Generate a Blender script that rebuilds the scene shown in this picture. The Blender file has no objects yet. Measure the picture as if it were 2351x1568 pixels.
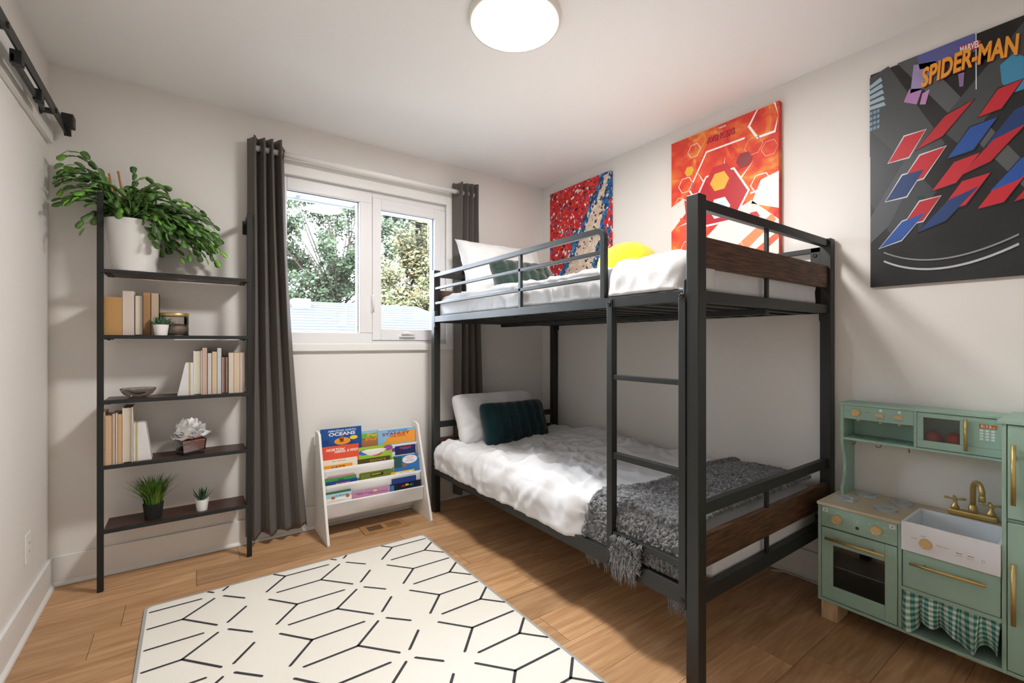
import bpy, math, random
from mathutils import Vector, Matrix, noise
random.seed(7)
C = bpy.context.scene.collection
SC = bpy.context.scene
# ------------------------------------------------------------------ camera
T = math.radians(35.5); F = 1045.0; CX = 1175.5; YH = 787.0; CAMZ = 1.147
cam_d = bpy.data.cameras.new('camera'); cam = bpy.data.objects.new('camera', cam_d); C.objects.link(cam)
cam_d.sensor_width = 36.0; cam_d.lens = F / 2351 * 36.0; cam_d.shift_y = 3.0 / 2351; cam_d.clip_start = 0.02
cam.location = (0, 0, CAMZ); cam.rotation_euler = (math.radians(90), 0, -T)
SC.camera = cam
# ------------------------------------------------------------------ world, exposure
SC.view_settings.view_transform = 'Standard'; SC.view_settings.look = 'None'
SC.view_settings.gamma = 1.0; SC.view_settings.use_curve_mapping = False
SC.view_settings.exposure = 0.98
LAMP_STRENGTH = 76.0
SKY_STRENGTH = 17.0
W = bpy.data.worlds.new('world'); SC.world = W; W.use_nodes = True
bg = W.node_tree.nodes['Background']
bg.inputs['Color'].default_value = (0.86, 0.93, 1.0, 1); bg.inputs['Strength'].default_value = SKY_STRENGTH
XL, XR, YB, YF, H = -0.53, 2.465, 3.01, -0.75, 2.462

# ------------------------------------------------------------------ pixel helpers (photo taken as 2351x1568)
def ray(px, py):
    r = (px - CX) / F; u = -(py - YH) / F
    return Vector((r*math.cos(T) + math.sin(T), -r*math.sin(T) + math.cos(T), u))
CAM = Vector((0, 0, CAMZ))
def at(px, py, ax, v):
    d = ray(px, py); return CAM + d * ((v - CAM[ax]) / d[ax])
def atp(px, py, o, n):
    d = ray(px, py); return CAM + d * ((o - CAM).dot(n) / d.dot(n))

# ------------------------------------------------------------------ materials
def lin(c):
    if isinstance(c, str):
        c = [int(c[i:i+2], 16) / 255 for i in (0, 2, 4)]
        c = [x/12.92 if x <= .04045 else ((x+.055)/1.055)**2.4 for x in c]
    return (c[0], c[1], c[2], 1)
MC = {}
def mat(name, col, rough=.5, metal=0, nz=0, scale=20, bump=0, bscale=None, spec=.5, sheen=0, stretch=None, trans=0, coat=0, col2=None, rand=0):
    if name in MC: return MC[name]
    m = bpy.data.materials.new(name); m.use_nodes = True; MC[name] = m
    nt = m.node_tree; p = nt.nodes['Principled BSDF']
    p.inputs['Base Color'].default_value = lin(col); p.inputs['Roughness'].default_value = rough
    p.inputs['Metallic'].default_value = metal; p.inputs['Specular IOR Level'].default_value = spec
    if sheen: p.inputs['Sheen Weight'].default_value = sheen
    if coat: p.inputs['Coat Weight'].default_value = coat
    if trans: p.inputs['Transmission Weight'].default_value = trans
    if nz or bump:
        tc = nt.nodes.new('ShaderNodeTexCoord'); mp = nt.nodes.new('ShaderNodeMapping')
        nt.links.new(tc.outputs['Object'], mp.inputs['Vector'])
        if stretch: mp.inputs['Scale'].default_value = stretch
        if rand:
            oi = nt.nodes.new('ShaderNodeObjectInfo'); mu = nt.nodes.new('ShaderNodeMath'); mu.operation = 'MULTIPLY'; mu.inputs[1].default_value = 37.0
            nt.links.new(oi.outputs['Random'], mu.inputs[0]); nt.links.new(mu.outputs[0], mp.inputs['Location'])
    if nz:
        n = nt.nodes.new('ShaderNodeTexNoise'); n.inputs['Scale'].default_value = scale; n.inputs['Detail'].default_value = 6
        nt.links.new(mp.outputs[0], n.inputs['Vector'])
        mx = nt.nodes.new('ShaderNodeMix'); mx.data_type = 'RGBA'
        a = lin(col); b = lin(col2) if col2 else tuple(min(1, x*(1-nz)) for x in a[:3]) + (1,)
        mx.inputs['A'].default_value = a; mx.inputs['B'].default_value = b
        rp = nt.nodes.new('ShaderNodeMapRange'); rp.inputs['From Min'].default_value = .38; rp.inputs['From Max'].default_value = .62
        nt.links.new(n.outputs['Fac'], rp.inputs['Value']); nt.links.new(rp.outputs[0], mx.inputs['Factor'])
        nt.links.new(mx.outputs['Result'], p.inputs['Base Color'])
    if bump:
        n2 = nt.nodes.new('ShaderNodeTexNoise'); n2.inputs['Scale'].default_value = bscale or scale; n2.inputs['Detail'].default_value = 4
        nt.links.new(mp.outputs[0], n2.inputs['Vector'])
        bp = nt.nodes.new('ShaderNodeBump'); bp.inputs['Strength'].default_value = bump; bp.inputs['Distance'].default_value = .004
        nt.links.new(n2.outputs['Fac'], bp.inputs['Height']); nt.links.new(bp.outputs[0], p.inputs['Normal'])
    return m
def pm(c, rough=.45): return mat('paint_' + c, c, rough)             # plain printed / painted colour
def glass_mat(name, tint, gloss=.06, rough=.0):
    if name in MC: return MC[name]
    m = bpy.data.materials.new(name); m.use_nodes = True; MC[name] = m; nt = m.node_tree; nt.nodes.clear()
    o = nt.nodes.new('ShaderNodeOutputMaterial'); t = nt.nodes.new('ShaderNodeBsdfTransparent'); g = nt.nodes.new('ShaderNodeBsdfGlossy')
    mx = nt.nodes.new('ShaderNodeMixShader'); t.inputs[0].default_value = lin(tint); g.inputs['Roughness'].default_value = rough
    fr = nt.nodes.new('ShaderNodeFresnel'); fr.inputs['IOR'].default_value = 1.45
    ad = nt.nodes.new('ShaderNodeMath'); ad.operation = 'ADD'; ad.inputs[1].default_value = gloss; ad.use_clamp = True
    nt.links.new(fr.outputs[0], ad.inputs[0]); nt.links.new(ad.outputs[0], mx.inputs[0]); nt.links.new(t.outputs[0], mx.inputs[1]); nt.links.new(g.outputs[0], mx.inputs[2]); nt.links.new(mx.outputs[0], o.inputs[0])
    return m
def emit_mat(name, col, s):
    m = bpy.data.materials.new(name); m.use_nodes = True; nt = m.node_tree; p = nt.nodes['Principled BSDF']
    p.inputs['Base Color'].default_value = (.8, .8, .8, 1); p.inputs['Emission Color'].default_value = lin(col); p.inputs['Emission Strength'].default_value = s
    return m
def wood_floor():
    m = bpy.data.materials.new('oak_floor'); m.use_nodes = True; nt = m.node_tree; p = nt.nodes['Principled BSDF']; L = nt.links.new
    tc = nt.nodes.new('ShaderNodeTexCoord'); oi = nt.nodes.new('ShaderNodeObjectInfo')
    mu = nt.nodes.new('ShaderNodeMath'); mu.operation = 'MULTIPLY'; mu.inputs[1].default_value = 53
    L(oi.outputs['Random'], mu.inputs[0])
    mp = nt.nodes.new('ShaderNodeMapping'); mp.inputs['Scale'].default_value = (1.6, 16, 16); L(tc.outputs['Object'], mp.inputs['Vector']); L(mu.outputs[0], mp.inputs['Location'])
    n = nt.nodes.new('ShaderNodeTexNoise'); n.inputs['Scale'].default_value = 1.6; n.inputs['Detail'].default_value = 8; n.inputs['Distortion'].default_value = 1.2; L(mp.outputs[0], n.inputs['Vector'])
    cr = nt.nodes.new('ShaderNodeValToRGB'); e = cr.color_ramp.elements
    e[0].position = .3; e[0].color = lin('ad825a'); e[1].position = .7; e[1].color = lin('cfa67d'); L(n.outputs['Fac'], cr.inputs[0])
    mp2 = nt.nodes.new('ShaderNodeMapping'); mp2.inputs['Scale'].default_value = (6, 160, 160); L(tc.outputs['Object'], mp2.inputs['Vector']); L(mu.outputs[0], mp2.inputs['Location'])
    n2 = nt.nodes.new('ShaderNodeTexNoise'); n2.inputs['Scale'].default_value = 1; n2.inputs['Detail'].default_value = 3; L(mp2.outputs[0], n2.inputs['Vector'])
    hs = nt.nodes.new('ShaderNodeHueSaturation'); L(cr.outputs[0], hs.inputs['Color'])
    mr = nt.nodes.new('ShaderNodeMapRange'); mr.inputs['To Min'].default_value = .84; mr.inputs['To Max'].default_value = 1.14; L(oi.outputs['Random'], mr.inputs['Value'])
    mr2 = nt.nodes.new('ShaderNodeMapRange'); mr2.inputs['From Min'].default_value = .3; mr2.inputs['From Max'].default_value = .7; mr2.inputs['To Min'].default_value = .9; mr2.inputs['To Max'].default_value = 1.06; L(n2.outputs['Fac'], mr2.inputs['Value'])
    mm = nt.nodes.new('ShaderNodeMath'); mm.operation = 'MULTIPLY'; L(mr.outputs[0], mm.inputs[0]); L(mr2.outputs[0], mm.inputs[1]); L(mm.outputs[0], hs.inputs['Value'])
    L(hs.outputs[0], p.inputs['Base Color']); p.inputs['Roughness'].default_value = .42; p.inputs['Specular IOR Level'].default_value = .35
    return m
def wave_mat(name, c1, c2, axis, scale, rough=.6):
    if name in MC: return MC[name]
    m = bpy.data.materials.new(name); m.use_nodes = True; MC[name] = m; nt = m.node_tree; p = nt.nodes['Principled BSDF']; p.inputs['Roughness'].default_value = rough; p.inputs['Specular IOR Level'].default_value = .02
    tc = nt.nodes.new('ShaderNodeTexCoord'); w = nt.nodes.new('ShaderNodeTexWave'); w.bands_direction = axis; w.inputs['Scale'].default_value = scale; w.inputs['Distortion'].default_value = 2; w.inputs['Detail'].default_value = 3
    nt.links.new(tc.outputs['Object'], w.inputs['Vector']); cr = nt.nodes.new('ShaderNodeValToRGB'); cr.color_ramp.elements[0].color = lin(c1); cr.color_ramp.elements[1].color = lin(c2)
    nt.links.new(w.outputs['Fac'], cr.inputs[0]); nt.links.new(cr.outputs[0], p.inputs['Base Color']); return m
def gingham_mat():
    m = bpy.data.materials.new('gingham'); m.use_nodes = True; nt = m.node_tree; p = nt.nodes['Principled BSDF']; L = nt.links.new
    uv = nt.nodes.new('ShaderNodeUVMap'); uv.uv_map = 'cloth'; sx = nt.nodes.new('ShaderNodeSeparateXYZ'); L(uv.outputs[0], sx.inputs[0])
    outs = []
    for k in ('X', 'Y'):
        fr = nt.nodes.new('ShaderNodeMath'); fr.operation = 'FRACT'; L(sx.outputs[k], fr.inputs[0])
        g = nt.nodes.new('ShaderNodeMath'); g.operation = 'GREATER_THAN'; g.inputs[1].default_value = .5; L(fr.outputs[0], g.inputs[0]); outs.append(g)
    ad = nt.nodes.new('ShaderNodeMath'); ad.operation = 'ADD'; L(outs[0].outputs[0], ad.inputs[0]); L(outs[1].outputs[0], ad.inputs[1])
    dv = nt.nodes.new('ShaderNodeMath'); dv.operation = 'MULTIPLY'; dv.inputs[1].default_value = .5; L(ad.outputs[0], dv.inputs[0])
    cr = nt.nodes.new('ShaderNodeValToRGB'); cr.color_ramp.interpolation = 'CONSTANT'; e = cr.color_ramp.elements
    e[0].color = lin('e4e4df'); e[1].position = .3; e[1].color = lin('86b7aa'); x = e.new(.8); x.color = lin('2f7f76')
    L(dv.outputs[0], cr.inputs[0]); L(cr.outputs[0], p.inputs['Base Color']); p.inputs['Roughness'].default_value = .9; return m

M_wall = mat('wall_paint', 'ece9e5', .85, spec=.2, bump=.02, bscale=300)
M_ceil = mat('ceiling_paint', 'f6f6f6', .9, spec=.1)
M_trim = mat('white_trim', 'eeeeec', .45)
M_metal = mat('black_powder_metal', '1e2120', .45, nz=.15, scale=400, spec=.5, bump=.03, bscale=900)
M_walnut = mat('rustic_walnut', '664428', .5, nz=.5, scale=5, stretch=(2, 30, 30), col2='2f1c10')
M_white_cloth = mat('white_cotton', 'dcdde0', .9, spec=.1, sheen=.15)
M_white_cloth2 = mat('white_pillow_cotton', 'dcdcde', .9, spec=.1, sheen=.15)
M_teal = mat('teal_plush', '0d3238', .75, nz=.55, scale=3, stretch=(1, 1, .6), bump=.6, bscale=140, sheen=.25, spec=.15, col2='061d22')
M_green_plush = mat('dark_green_plush', '1f3a33', .8, nz=.4, scale=4, bump=.6, bscale=140, sheen=.7, spec=.15)
M_throw = mat('grey_boucle', '8a8c90', .95, nz=.5, scale=60, spec=.05, sheen=.3)
M_curtain = mat('taupe_curtain', '645e59', .85, nz=.12, scale=500, spec=.1, sheen=.2)
M_rod = mat('white_rod', 'f2f0ec', .4)
M_shelfmetal = mat('dark_slate_metal', '171c1b', .6, nz=.1, scale=200)
M_shelfedge = mat('dark_edge_band', '1d2325', .6, nz=.4, scale=30, stretch=(3, 60, 60))
M_shelfwood = mat('mahogany_laminate', '4c2a22', .4, nz=.35, scale=4, stretch=(3, 40, 40), col2='2a1410')
M_sage = mat('sage_green_paint', '9cbdae', .5)
M_sage_dark = M_sage
M_brass = mat('brushed_brass', 'cdb274', .36, metal=.75)
M_goldknob = mat('gold_wood_knob', 'd6b67e', .45, metal=.08)
M_pine = mat('pine_block', 'd6b48a', .6, nz=.25, scale=6, stretch=(20, 20, 2))
M_birch = mat('birch_worktop', 'cdbfa4', .5, nz=.12, scale=8, stretch=(20, 2, 2))
M_leaf = mat('cactus_leaf', '648f44', .4, nz=.5, scale=14, rand=1, col2='446e32', spec=.5)
M_leaf2 = mat('bright_cactus_leaf', '8cc44a', .35, nz=.4, scale=14, rand=1, col2='62a83c')
M_black = mat('black_plastic', '141414', .5)
M_glass = glass_mat('window_glass', (.96, .98, 1), .02)
M_smoke = glass_mat('smoky_glass', 'ebe7e3', .05, .03)
M_clear = glass_mat('clear_glass', 'f2f2f2', .05)

# ------------------------------------------------------------------ mesh builder
class MB:
    def __init__(s): s.v = []; s.f = []; s.m = []; s.cur = 0
    def add(s, vs, fs):
        b = len(s.v); s.v += [tuple(x) for x in vs]
        for f in fs: s.f.append([b+i for i in f]); s.m.append(s.cur)
        return s
    def box(s, x0, x1, y0, y1, z0, z1):
        return s.add([(x0,y0,z0),(x1,y0,z0),(x1,y1,z0),(x0,y1,z0),(x0,y0,z1),(x1,y0,z1),(x1,y1,z1),(x0,y1,z1)],
                     [(3,2,1,0),(4,5,6,7),(0,1,5,4),(1,2,6,5),(2,3,7,6),(3,0,4,7)])
    def obox(s, o, a, b, c):
        o, a, b, c = Vector(o), Vector(a), Vector(b), Vector(c)
        if a.cross(b).dot(c) < 0: o = o + c; c = -c
        return s.add([o,o+a,o+a+b,o+b,o+c,o+a+c,o+a+b+c,o+b+c], [(3,2,1,0),(4,5,6,7),(0,1,5,4),(1,2,6,5),(2,3,7,6),(3,0,4,7)])
    def prism(s, pts, d):
        d = Vector(d); n = len(pts); p = [Vector(x) for x in pts]
        nr = sum(((p[i]).cross(p[(i+1) % n]) for i in range(n)), Vector())
        if nr.dot(d) > 0: p = p[::-1]
        return s.add(p + [x + d for x in p], [tuple(range(n)), tuple(range(2*n-1, n-1, -1))] + [(i, n+i, n+(i+1) % n, (i+1) % n)[::1] for i in range(n)])
    def poly(s, pts): return s.add(pts, [tuple(range(len(pts)))])
    def tube(s, pts, r, n=8, sx=None, cap=True):
        pts = [Vector(p) for p in pts]; N = len(pts); vs = []; fs = []
        up = None
        for i, p in enumerate(pts):
            t = (pts[min(i+1, N-1)] - pts[max(i-1, 0)]).normalized()
            if up is None:
                up = Vector((0,0,1)) if abs(t.z) < .9 else Vector((1,0,0))
            u = (up - t*up.dot(t)).normalized(); w = t.cross(u); up = u
            rr = r[i] if isinstance(r, (list, tuple)) else r
            for k in range(n):
                a = 2*math.pi*k/n; vs.append(p + (u*math.cos(a) + w*math.sin(a)*(sx or 1))*rr)
        for i in range(N-1):
            for k in range(n):
                fs.append((i*n+k, i*n+(k+1) % n, (i+1)*n+(k+1) % n, (i+1)*n+k))
        if cap: fs.append(tuple(range(n-1, -1, -1))); fs.append(tuple((N-1)*n+k for k in range(n)))
        return s.add(vs, fs)
    def lathe(s, prof, o=(0,0,0), n=32, axis=None, cap=True):
        o = Vector(o); q = Vector((0,0,1)).rotation_difference(Vector(axis)) if axis else None
        vs = []; fs = []; m = len(prof)
        for r, z in prof:
            for k in range(n):
                a = 2*math.pi*k/n; p = Vector((r*math.cos(a), r*math.sin(a), z))
                if q: p = q @ p
                vs.append(o + p)
        for i in range(m-1):
            for k in range(n): fs.append((i*n+k, i*n+(k+1) % n, (i+1)*n+(k+1) % n, (i+1)*n+k))
        if cap:
            if prof[0][0] > 1e-5: fs.append(tuple(range(n-1, -1, -1)))
            if prof[-1][0] > 1e-5: fs.append(tuple((m-1)*n+k for k in range(n)))
        return s.add(vs, fs)
    def grid(s, fn, nu, nv, wrap=False):
        vs = [fn(i/nu, j/nv) for j in range(nv+1) for i in range(nu+1)]
        fs = [(j*(nu+1)+i, j*(nu+1)+i+1, (j+1)*(nu+1)+i+1, (j+1)*(nu+1)+i) for j in range(nv) for i in range(nu)]
        return s.add(vs, fs)
    def disc(s, o, r, u, v, n=24):
        o, u, v = Vector(o), Vector(u), Vector(v)
        return s.poly([o + (u*math.cos(2*math.pi*k/n) + v*math.sin(2*math.pi*k/n))*r for k in range(n)])

def mesh_of(mb, mats, smooth, origin=None, name='m'):
    me = bpy.data.meshes.new(name)
    vs = mb.v if origin is None else [(x-origin[0], y-origin[1], z-origin[2]) for x, y, z in mb.v]
    me.from_pydata(vs, [], mb.f); me.update()
    for mm in (mats if isinstance(mats, list) else [mats]): me.materials.append(mm)
    if isinstance(mats, list): me.polygons.foreach_set('material_index', mb.m)
    if smooth: me.polygons.foreach_set('use_smooth', [True]*len(me.polygons))
    return me
def obj(name, mb, mats, parent=None, smooth=False, bev=0, sub=0, solid=0, kind=None, label=None, weld=False):
    o0 = None
    if parent is None:
        xs, ys, zs = zip(*mb.v); o0 = ((min(xs)+max(xs))/2, (min(ys)+max(ys))/2, min(zs))
    me = mesh_of(mb, mats, smooth, o0, name)
    o = bpy.data.objects.new(name, me); C.objects.link(o)
    if parent is None: o.location = o0
    else:
        o.parent = parent
        if parent.parent is None:
            o.matrix_parent_inverse = Matrix.Translation(-Vector(parent.location))
    if weld: w = o.modifiers.new('weld', 'WELD'); w.merge_threshold = 1e-4
    if solid: s = o.modifiers.new('solid', 'SOLIDIFY'); s.thickness = solid; s.offset = -1
    if bev: b = o.modifiers.new('bevel', 'BEVEL'); b.width = bev; b.segments = 2; b.limit_method = 'ANGLE'
    if sub: b = o.modifiers.new('sub', 'SUBSURF'); b.levels = sub; b.render_levels = sub
    if kind: o['kind'] = kind
    if label: o['label'] = label
    return o
def tag(o, label, cat, group=None):
    o['label'] = label; o['category'] = cat
    if group: o['group'] = group
    return o
def thing(name, label, cat, loc=(0,0,0), group=None, kind=None):
    o = bpy.data.objects.new(name, None); C.objects.link(o); o.location = loc; o.empty_display_size = .05
    if kind: o['kind'] = kind
    if label: tag(o, label, cat, group)
    return o
def inst(name, me, parent, M, mats=None):
    o = bpy.data.objects.new(name, me); C.objects.link(o); o.parent = parent
    o.matrix_parent_inverse = Matrix.Translation(-Vector(parent.location)); o.matrix_basis = M
    return o
TXC = {}
def text(s, m, parent, o, u, v, w, h, shear=0, bold=0, name='lettering', curve=None):
    """flat print: the text's box is stretched to w x h metres, lower-left corner at o"""
    key = (s, shear, bold)
    if key not in TXC:
        cu = bpy.data.curves.new('t', 'FONT'); cu.body = s; cu.shear = shear; cu.offset = bold; cu.resolution_u = 3
        ob = bpy.data.objects.new('t', cu); me = ob.to_mesh()
        vs = [tuple(x.co) for x in me.vertices]; fs = [tuple(p.vertices) for p in me.polygons]; ob.to_mesh_clear()
        bpy.data.objects.remove(ob); bpy.data.curves.remove(cu); TXC[key] = (vs, fs)
    vs, fs = TXC[key]; u = Vector(u).normalized(); v = Vector(v).normalized(); o = Vector(o); n = u.cross(v)
    xs = [p[0] for p in vs]; ys = [p[1] for p in vs]; x0, x1, y0, y1 = min(xs), max(xs), min(ys), max(ys)
    out = []
    for x, y, z in vs:
        a = (x-x0)/(x1-x0); b = (y-y0)/(y1-y0)
        if curve: b = b + curve(a)
        out.append(o + u*(a*w) + v*(b*h))
    mb = MB(); mb.add(out, fs)
    return obj(name, mb, m, parent)

# ------------------------------------------------------------------ room shell
def struct(o): o['kind'] = 'structure'; return o
fl = struct(obj('floor', MB().box(XL-.1, XR+.1, YF-.1, YB+.1, -.08, -.006), mat('subfloor', '6d4d30', .8)))
M_floor = wood_floor(); pw = .187; y = 2.980; row = 0; planks = {}
while y > YF:
    y0 = max(y - pw, YF); x = XL - random.uniform(0, .9)
    if row == 1: x = .036 - 1.25
    while x < XR:
        Lp = 1.25 if row == 1 else random.choice((1.05, 1.25, 1.4))
        a, b = max(x, XL), min(x + Lp, XR)
        if b - a > .02:
            me = mesh_of(MB().box(a-(a+b)/2+.0008, b-(a+b)/2-.0008, -(y-y0)/2+.0007, (y-y0)/2-.0007, -.008, 0), M_floor, False, None, 'plank')
            o = bpy.data.objects.new('plank', me); C.objects.link(o); o.parent = fl; o.matrix_parent_inverse = Matrix.Translation(-Vector(fl.location)); o.location = ((a+b)/2, (y+y0)/2, 0)
        x += Lp
    y -= pw; row += 1
struct(obj('ceiling', MB().box(XL-.1, XR+.1, YF-.1, YB+.1, H, H+.1), M_ceil))
WX0, WX1, WZ0, WZ1 = .44, 1.56, 1.13, 2.17          # window opening
b = MB(); b.box(XL-.1, WX0, YB, YB+.14, 0, H); b.box(WX1, XR+.1, YB, YB+.14, 0, H); b.box(WX0, WX1, YB, YB+.14, 0, WZ0); b.box(WX0, WX1, YB, YB+.14, WZ1, H)
struct(obj('wall_back', b, M_wall))
struct(obj('wall_left', MB().box(XL-.1, XL, YF, YB, 0, H), M_wall))
struct(obj('wall_right', MB().box(XR, XR+.1, YF, YB, 0, H), M_wall))
struct(obj('wall_front', MB().box(XL-.1, XR+.1, YF-.1, YF, 0, H), M_wall))
def baseboard(name, p0, p1, n):
    p0, p1, n = Vector(p0), Vector(p1), Vector(n); d = p1-p0
    o = struct(obj(name, MB().obox(p0, d, n*.014, (0,0,.138)), M_trim, bev=.003))
    mb = MB(); mb.prism([p0+n*.014, p0+n*.026, p0+n*.024+Vector((0,0,.008)), p0+n*.014+Vector((0,0,.018))], d)
    sh = obj('shoe_moulding', mb, M_trim, o); 
baseboard('baseboard_back', (XL, YB, 0), (XR, YB, 0), (0,-1,0))
baseboard('baseboard_left', (XL, YF, 0), (XL, YB-.014, 0), (1,0,0))
baseboard('baseboard_right', (XR, YF, 0), (XR, YB-.014, 0), (-1,0,0))

# ------------------------------------------------------------------ window
wn = thing('window_1', None, None, ((WX0+WX1)/2, YB, WZ0), kind='structure')
def wbox(name, m, *bx, bev=.004, parent=None): return obj(name, MB().box(*bx), m, parent or wn, bev=bev)
M_vinyl = mat('white_vinyl', 'ececee', .35)
cy0, cy1 = YB-.018, YB+.004
wbox('casing', M_trim, WX0-.06, WX0+.012, cy0, cy1, WZ0, WZ1+.07)
wbox('casing', M_trim, WX1-.012, WX1+.065, cy0, cy1, WZ0-.03, WZ1+.07)
wbox('casing', M_trim, WX0+.012, WX1-.012, cy0, cy1, WZ1-.012, WZ1+.07)
wbox('window_sill', M_trim, WX0-.06, WX1-.012, cy0-.006, cy1, WZ0-.035, WZ0+.012)
fy = YB+.022; gy = YB+.055
A0 = at(662,440,1,gy); A1 = at(822,760,1,gy); B0 = at(872,483,1,gy-.012); B1 = at(990,756,1,gy-.012)
ax0, ax1, az0, az1 = WX0+.05, A1.x, A1.z-.012, A0.z+.008
bx0, bx1, bz0, bz1 = B0.x, B1.x+.012, B1.z-.005, B0.z
mu = (ax1+bx0)/2+.012
wbox('frame_stile', M_vinyl, WX0, ax0, fy, YB+.12, WZ0, WZ1)
wbox('frame_rail', M_vinyl, ax0, mu, fy, YB+.12, WZ0, az0)
wbox('frame_rail', M_vinyl, ax0, mu, fy, YB+.12, az1, WZ1)
wbox('mullion', M_vinyl, ax1, mu, fy-.004, YB+.12, az0, az1)
wbox('frame_rail', M_vinyl, mu, WX1, fy, YB+.12, WZ0, WZ0+.035)
wbox('frame_rail', M_vinyl, mu, WX1, fy, YB+.12, WZ1-.05, WZ1)
wbox('frame_stile', M_vinyl, WX1-.05, WX1, fy, YB+.12, WZ0+.035, WZ1-.05)
sy = fy-.010
sash = wbox('sash_rail', M_vinyl, bx0, bx1, sy, YB+.1, WZ0+.035, bz0)
wbox('sash_rail', M_vinyl, bx0, bx1, sy, YB+.1, bz1, WZ1-.05)
wbox('sash_stile', M_vinyl, mu, bx0, sy, YB+.1, WZ0+.035, WZ1-.05)
wbox('sash_stile', M_vinyl, bx1, WX1-.05, sy, YB+.1, WZ0+.035, WZ1-.05)
wbox('pane', M_glass, ax0-.004, ax1+.004, gy, gy+.004, az0-.004, az1+.004, bev=0)
wbox('pane', M_glass, bx0-.004, bx1+.004, gy-.012, gy-.008, bz0-.004, bz1+.004, bev=0)
M_gasket = mat('dark_gasket', '2c3840', .6)
for bx in ((ax0, ax1, az1-.003, az1+.001), (ax1-.003, ax1+.001, az0, az1)): wbox('gasket', M_gasket, bx[0], bx[1], gy-.004, gy+.002, bx[2], bx[3], bev=0)
wbox('gasket', mat('blue_grey_gasket', '7d93a8', .5), bx1-.006, bx1+.001, gy-.016, gy-.010, bz0, bz1, bev=0)
wbox('gasket', M_gasket, bx0, bx1, gy-.016, gy-.010, bz1-.002, bz1+.001, bev=0)
# crank handle on sash sill, lock lever on stile
pc = at(935,770,1,sy-.01)
hb = obj('crank_base', MB().box(pc.x-.055, pc.x+.06, sy-.022, sy, pc.z-.012, pc.z-.004), M_vinyl, wn, bev=.003)
obj('crank_handle', MB().tube([(pc.x-.04,sy-.018,pc.z+.012),(pc.x-.01,sy-.022,pc.z+.016),(pc.x+.03,sy-.02,pc.z+.010),(pc.x+.05,sy-.016,pc.z)], [.008,.010,.008,.005], 10), M_vinyl, wn, smooth=True)
pl = at(857,697,1,sy-.006)
obj('lock_plate', MB().box(pl.x-.012, pl.x+.012, sy-.004, sy+.004, pl.z-.06, pl.z+.06), M_vinyl, wn, bev=.004)
obj('lock_lever', MB().tube([(pl.x,sy-.008,pl.z+.045),(pl.x,sy-.012,pl.z),(pl.x,sy-.008,pl.z-.05)], [.005,.007,.006], 8), M_vinyl, wn, smooth=True)
# energy label stuck inside the right pane
s0 = at(1360/4.357+640, 380/4.357+420, 1, gy-.013); s1 = at(1490/4.357+640, 670/4.357+420, 1, gy-.013)
st = obj('energy_sticker', MB().box(s0.x, s1.x, gy-.0135, gy-.0125, s1.z, s0.z), glass_mat('clear_label', 'f2f5f6', .0), wn)
sw, shh = s1.x-s0.x, s0.z-s1.z
def stk(x0,x1,z0,z1,c='1c2226'): obj('label_print', MB().box(s0.x+sw*x0, s0.x+sw*x1, gy-.0142, gy-.0136, s1.z+shh*z0, s1.z+shh*z1), pm(c), st)
stk(.06,.96,.93,.97); stk(.08,.46,.76,.90,'3d464a'); stk(.06,.96,.68,.695); stk(.05,.25,.58,.66,'2b3236'); stk(.3,.96,.50,.51); stk(.05,.9,.33,.335); stk(.05,.9,.24,.245); stk(.05,.25,.53,.55)
text('Canada', pm('1c2226'), st, (s0.x+sw*.52, gy-.0143, s1.z+shh*.79), (1,0,0), (0,0,1), sw*.4, shh*.06)

# ------------------------------------------------------------------ bunk bed
BX0, BX1, BY0, BY1 = 1.354, 2.457, .853, 2.847
bed = thing('bunk_bed', 'black metal twin bunk bed with walnut end panels and a ladder', 'bunk bed', ((BX0+BX1)/2, (BY0+BY1)/2, 0))
def bb(name, *bx, m=M_metal, bev=.002, p=bed, label=None): return obj(name, MB().box(*bx), m, p, bev=bev, label=label)
PW = .046
for x in (BX0, BX1-PW):
    for yy in (BY0, BY1-PW): bb('post', x, x+PW, yy, yy+PW, 0, 1.637 if x < 2 else 1.63, bev=.003)
for yc in (BY0+.024, BY1-.024):
    xa, xb = BX0+PW, BX1-PW
    for z0, z1 in ((1.593,1.627),(1.283,1.322),(.570,.610),(.272,.325)):
        bb('end_rail', xa-.002, xb+.002, yc-.0125, yc+.0125, z0, z1)
    for z0, z1 in ((1.401,1.503),(.392,.500)):
        bb('end_panel', xa+.001, xb-.001, yc-.011, yc+.011, z0, z1, m=M_walnut, label='dark walnut board with rustic grain')
    for z0, z1 in ((1.322,1.401),(1.503,1.593),(.325,.392),(.500,.570)):
        bb('end_bar', 1.848, 1.864, yc-.006, yc+.006, z0-.002, z1+.002, bev=0)
# long rails
ya, yb = BY0+PW, BY1-PW
for x in (BX0, BX1-.026):
    bb('side_rail', x, x+.026, ya-.002, yb+.002, 1.285, 1.325)
    bb('side_rail', x, x+.026, ya-.002, yb+.002, .265, .325)
for x in (BX0-.001, BX1-.026):
    for yy in (ya, yb-.012):
        for z0, z1 in ((1.25,1.36),(.25,.345)): bb('rail_bracket', x, x+.028, yy, yy+.012, z0, z1, bev=.004)
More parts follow.
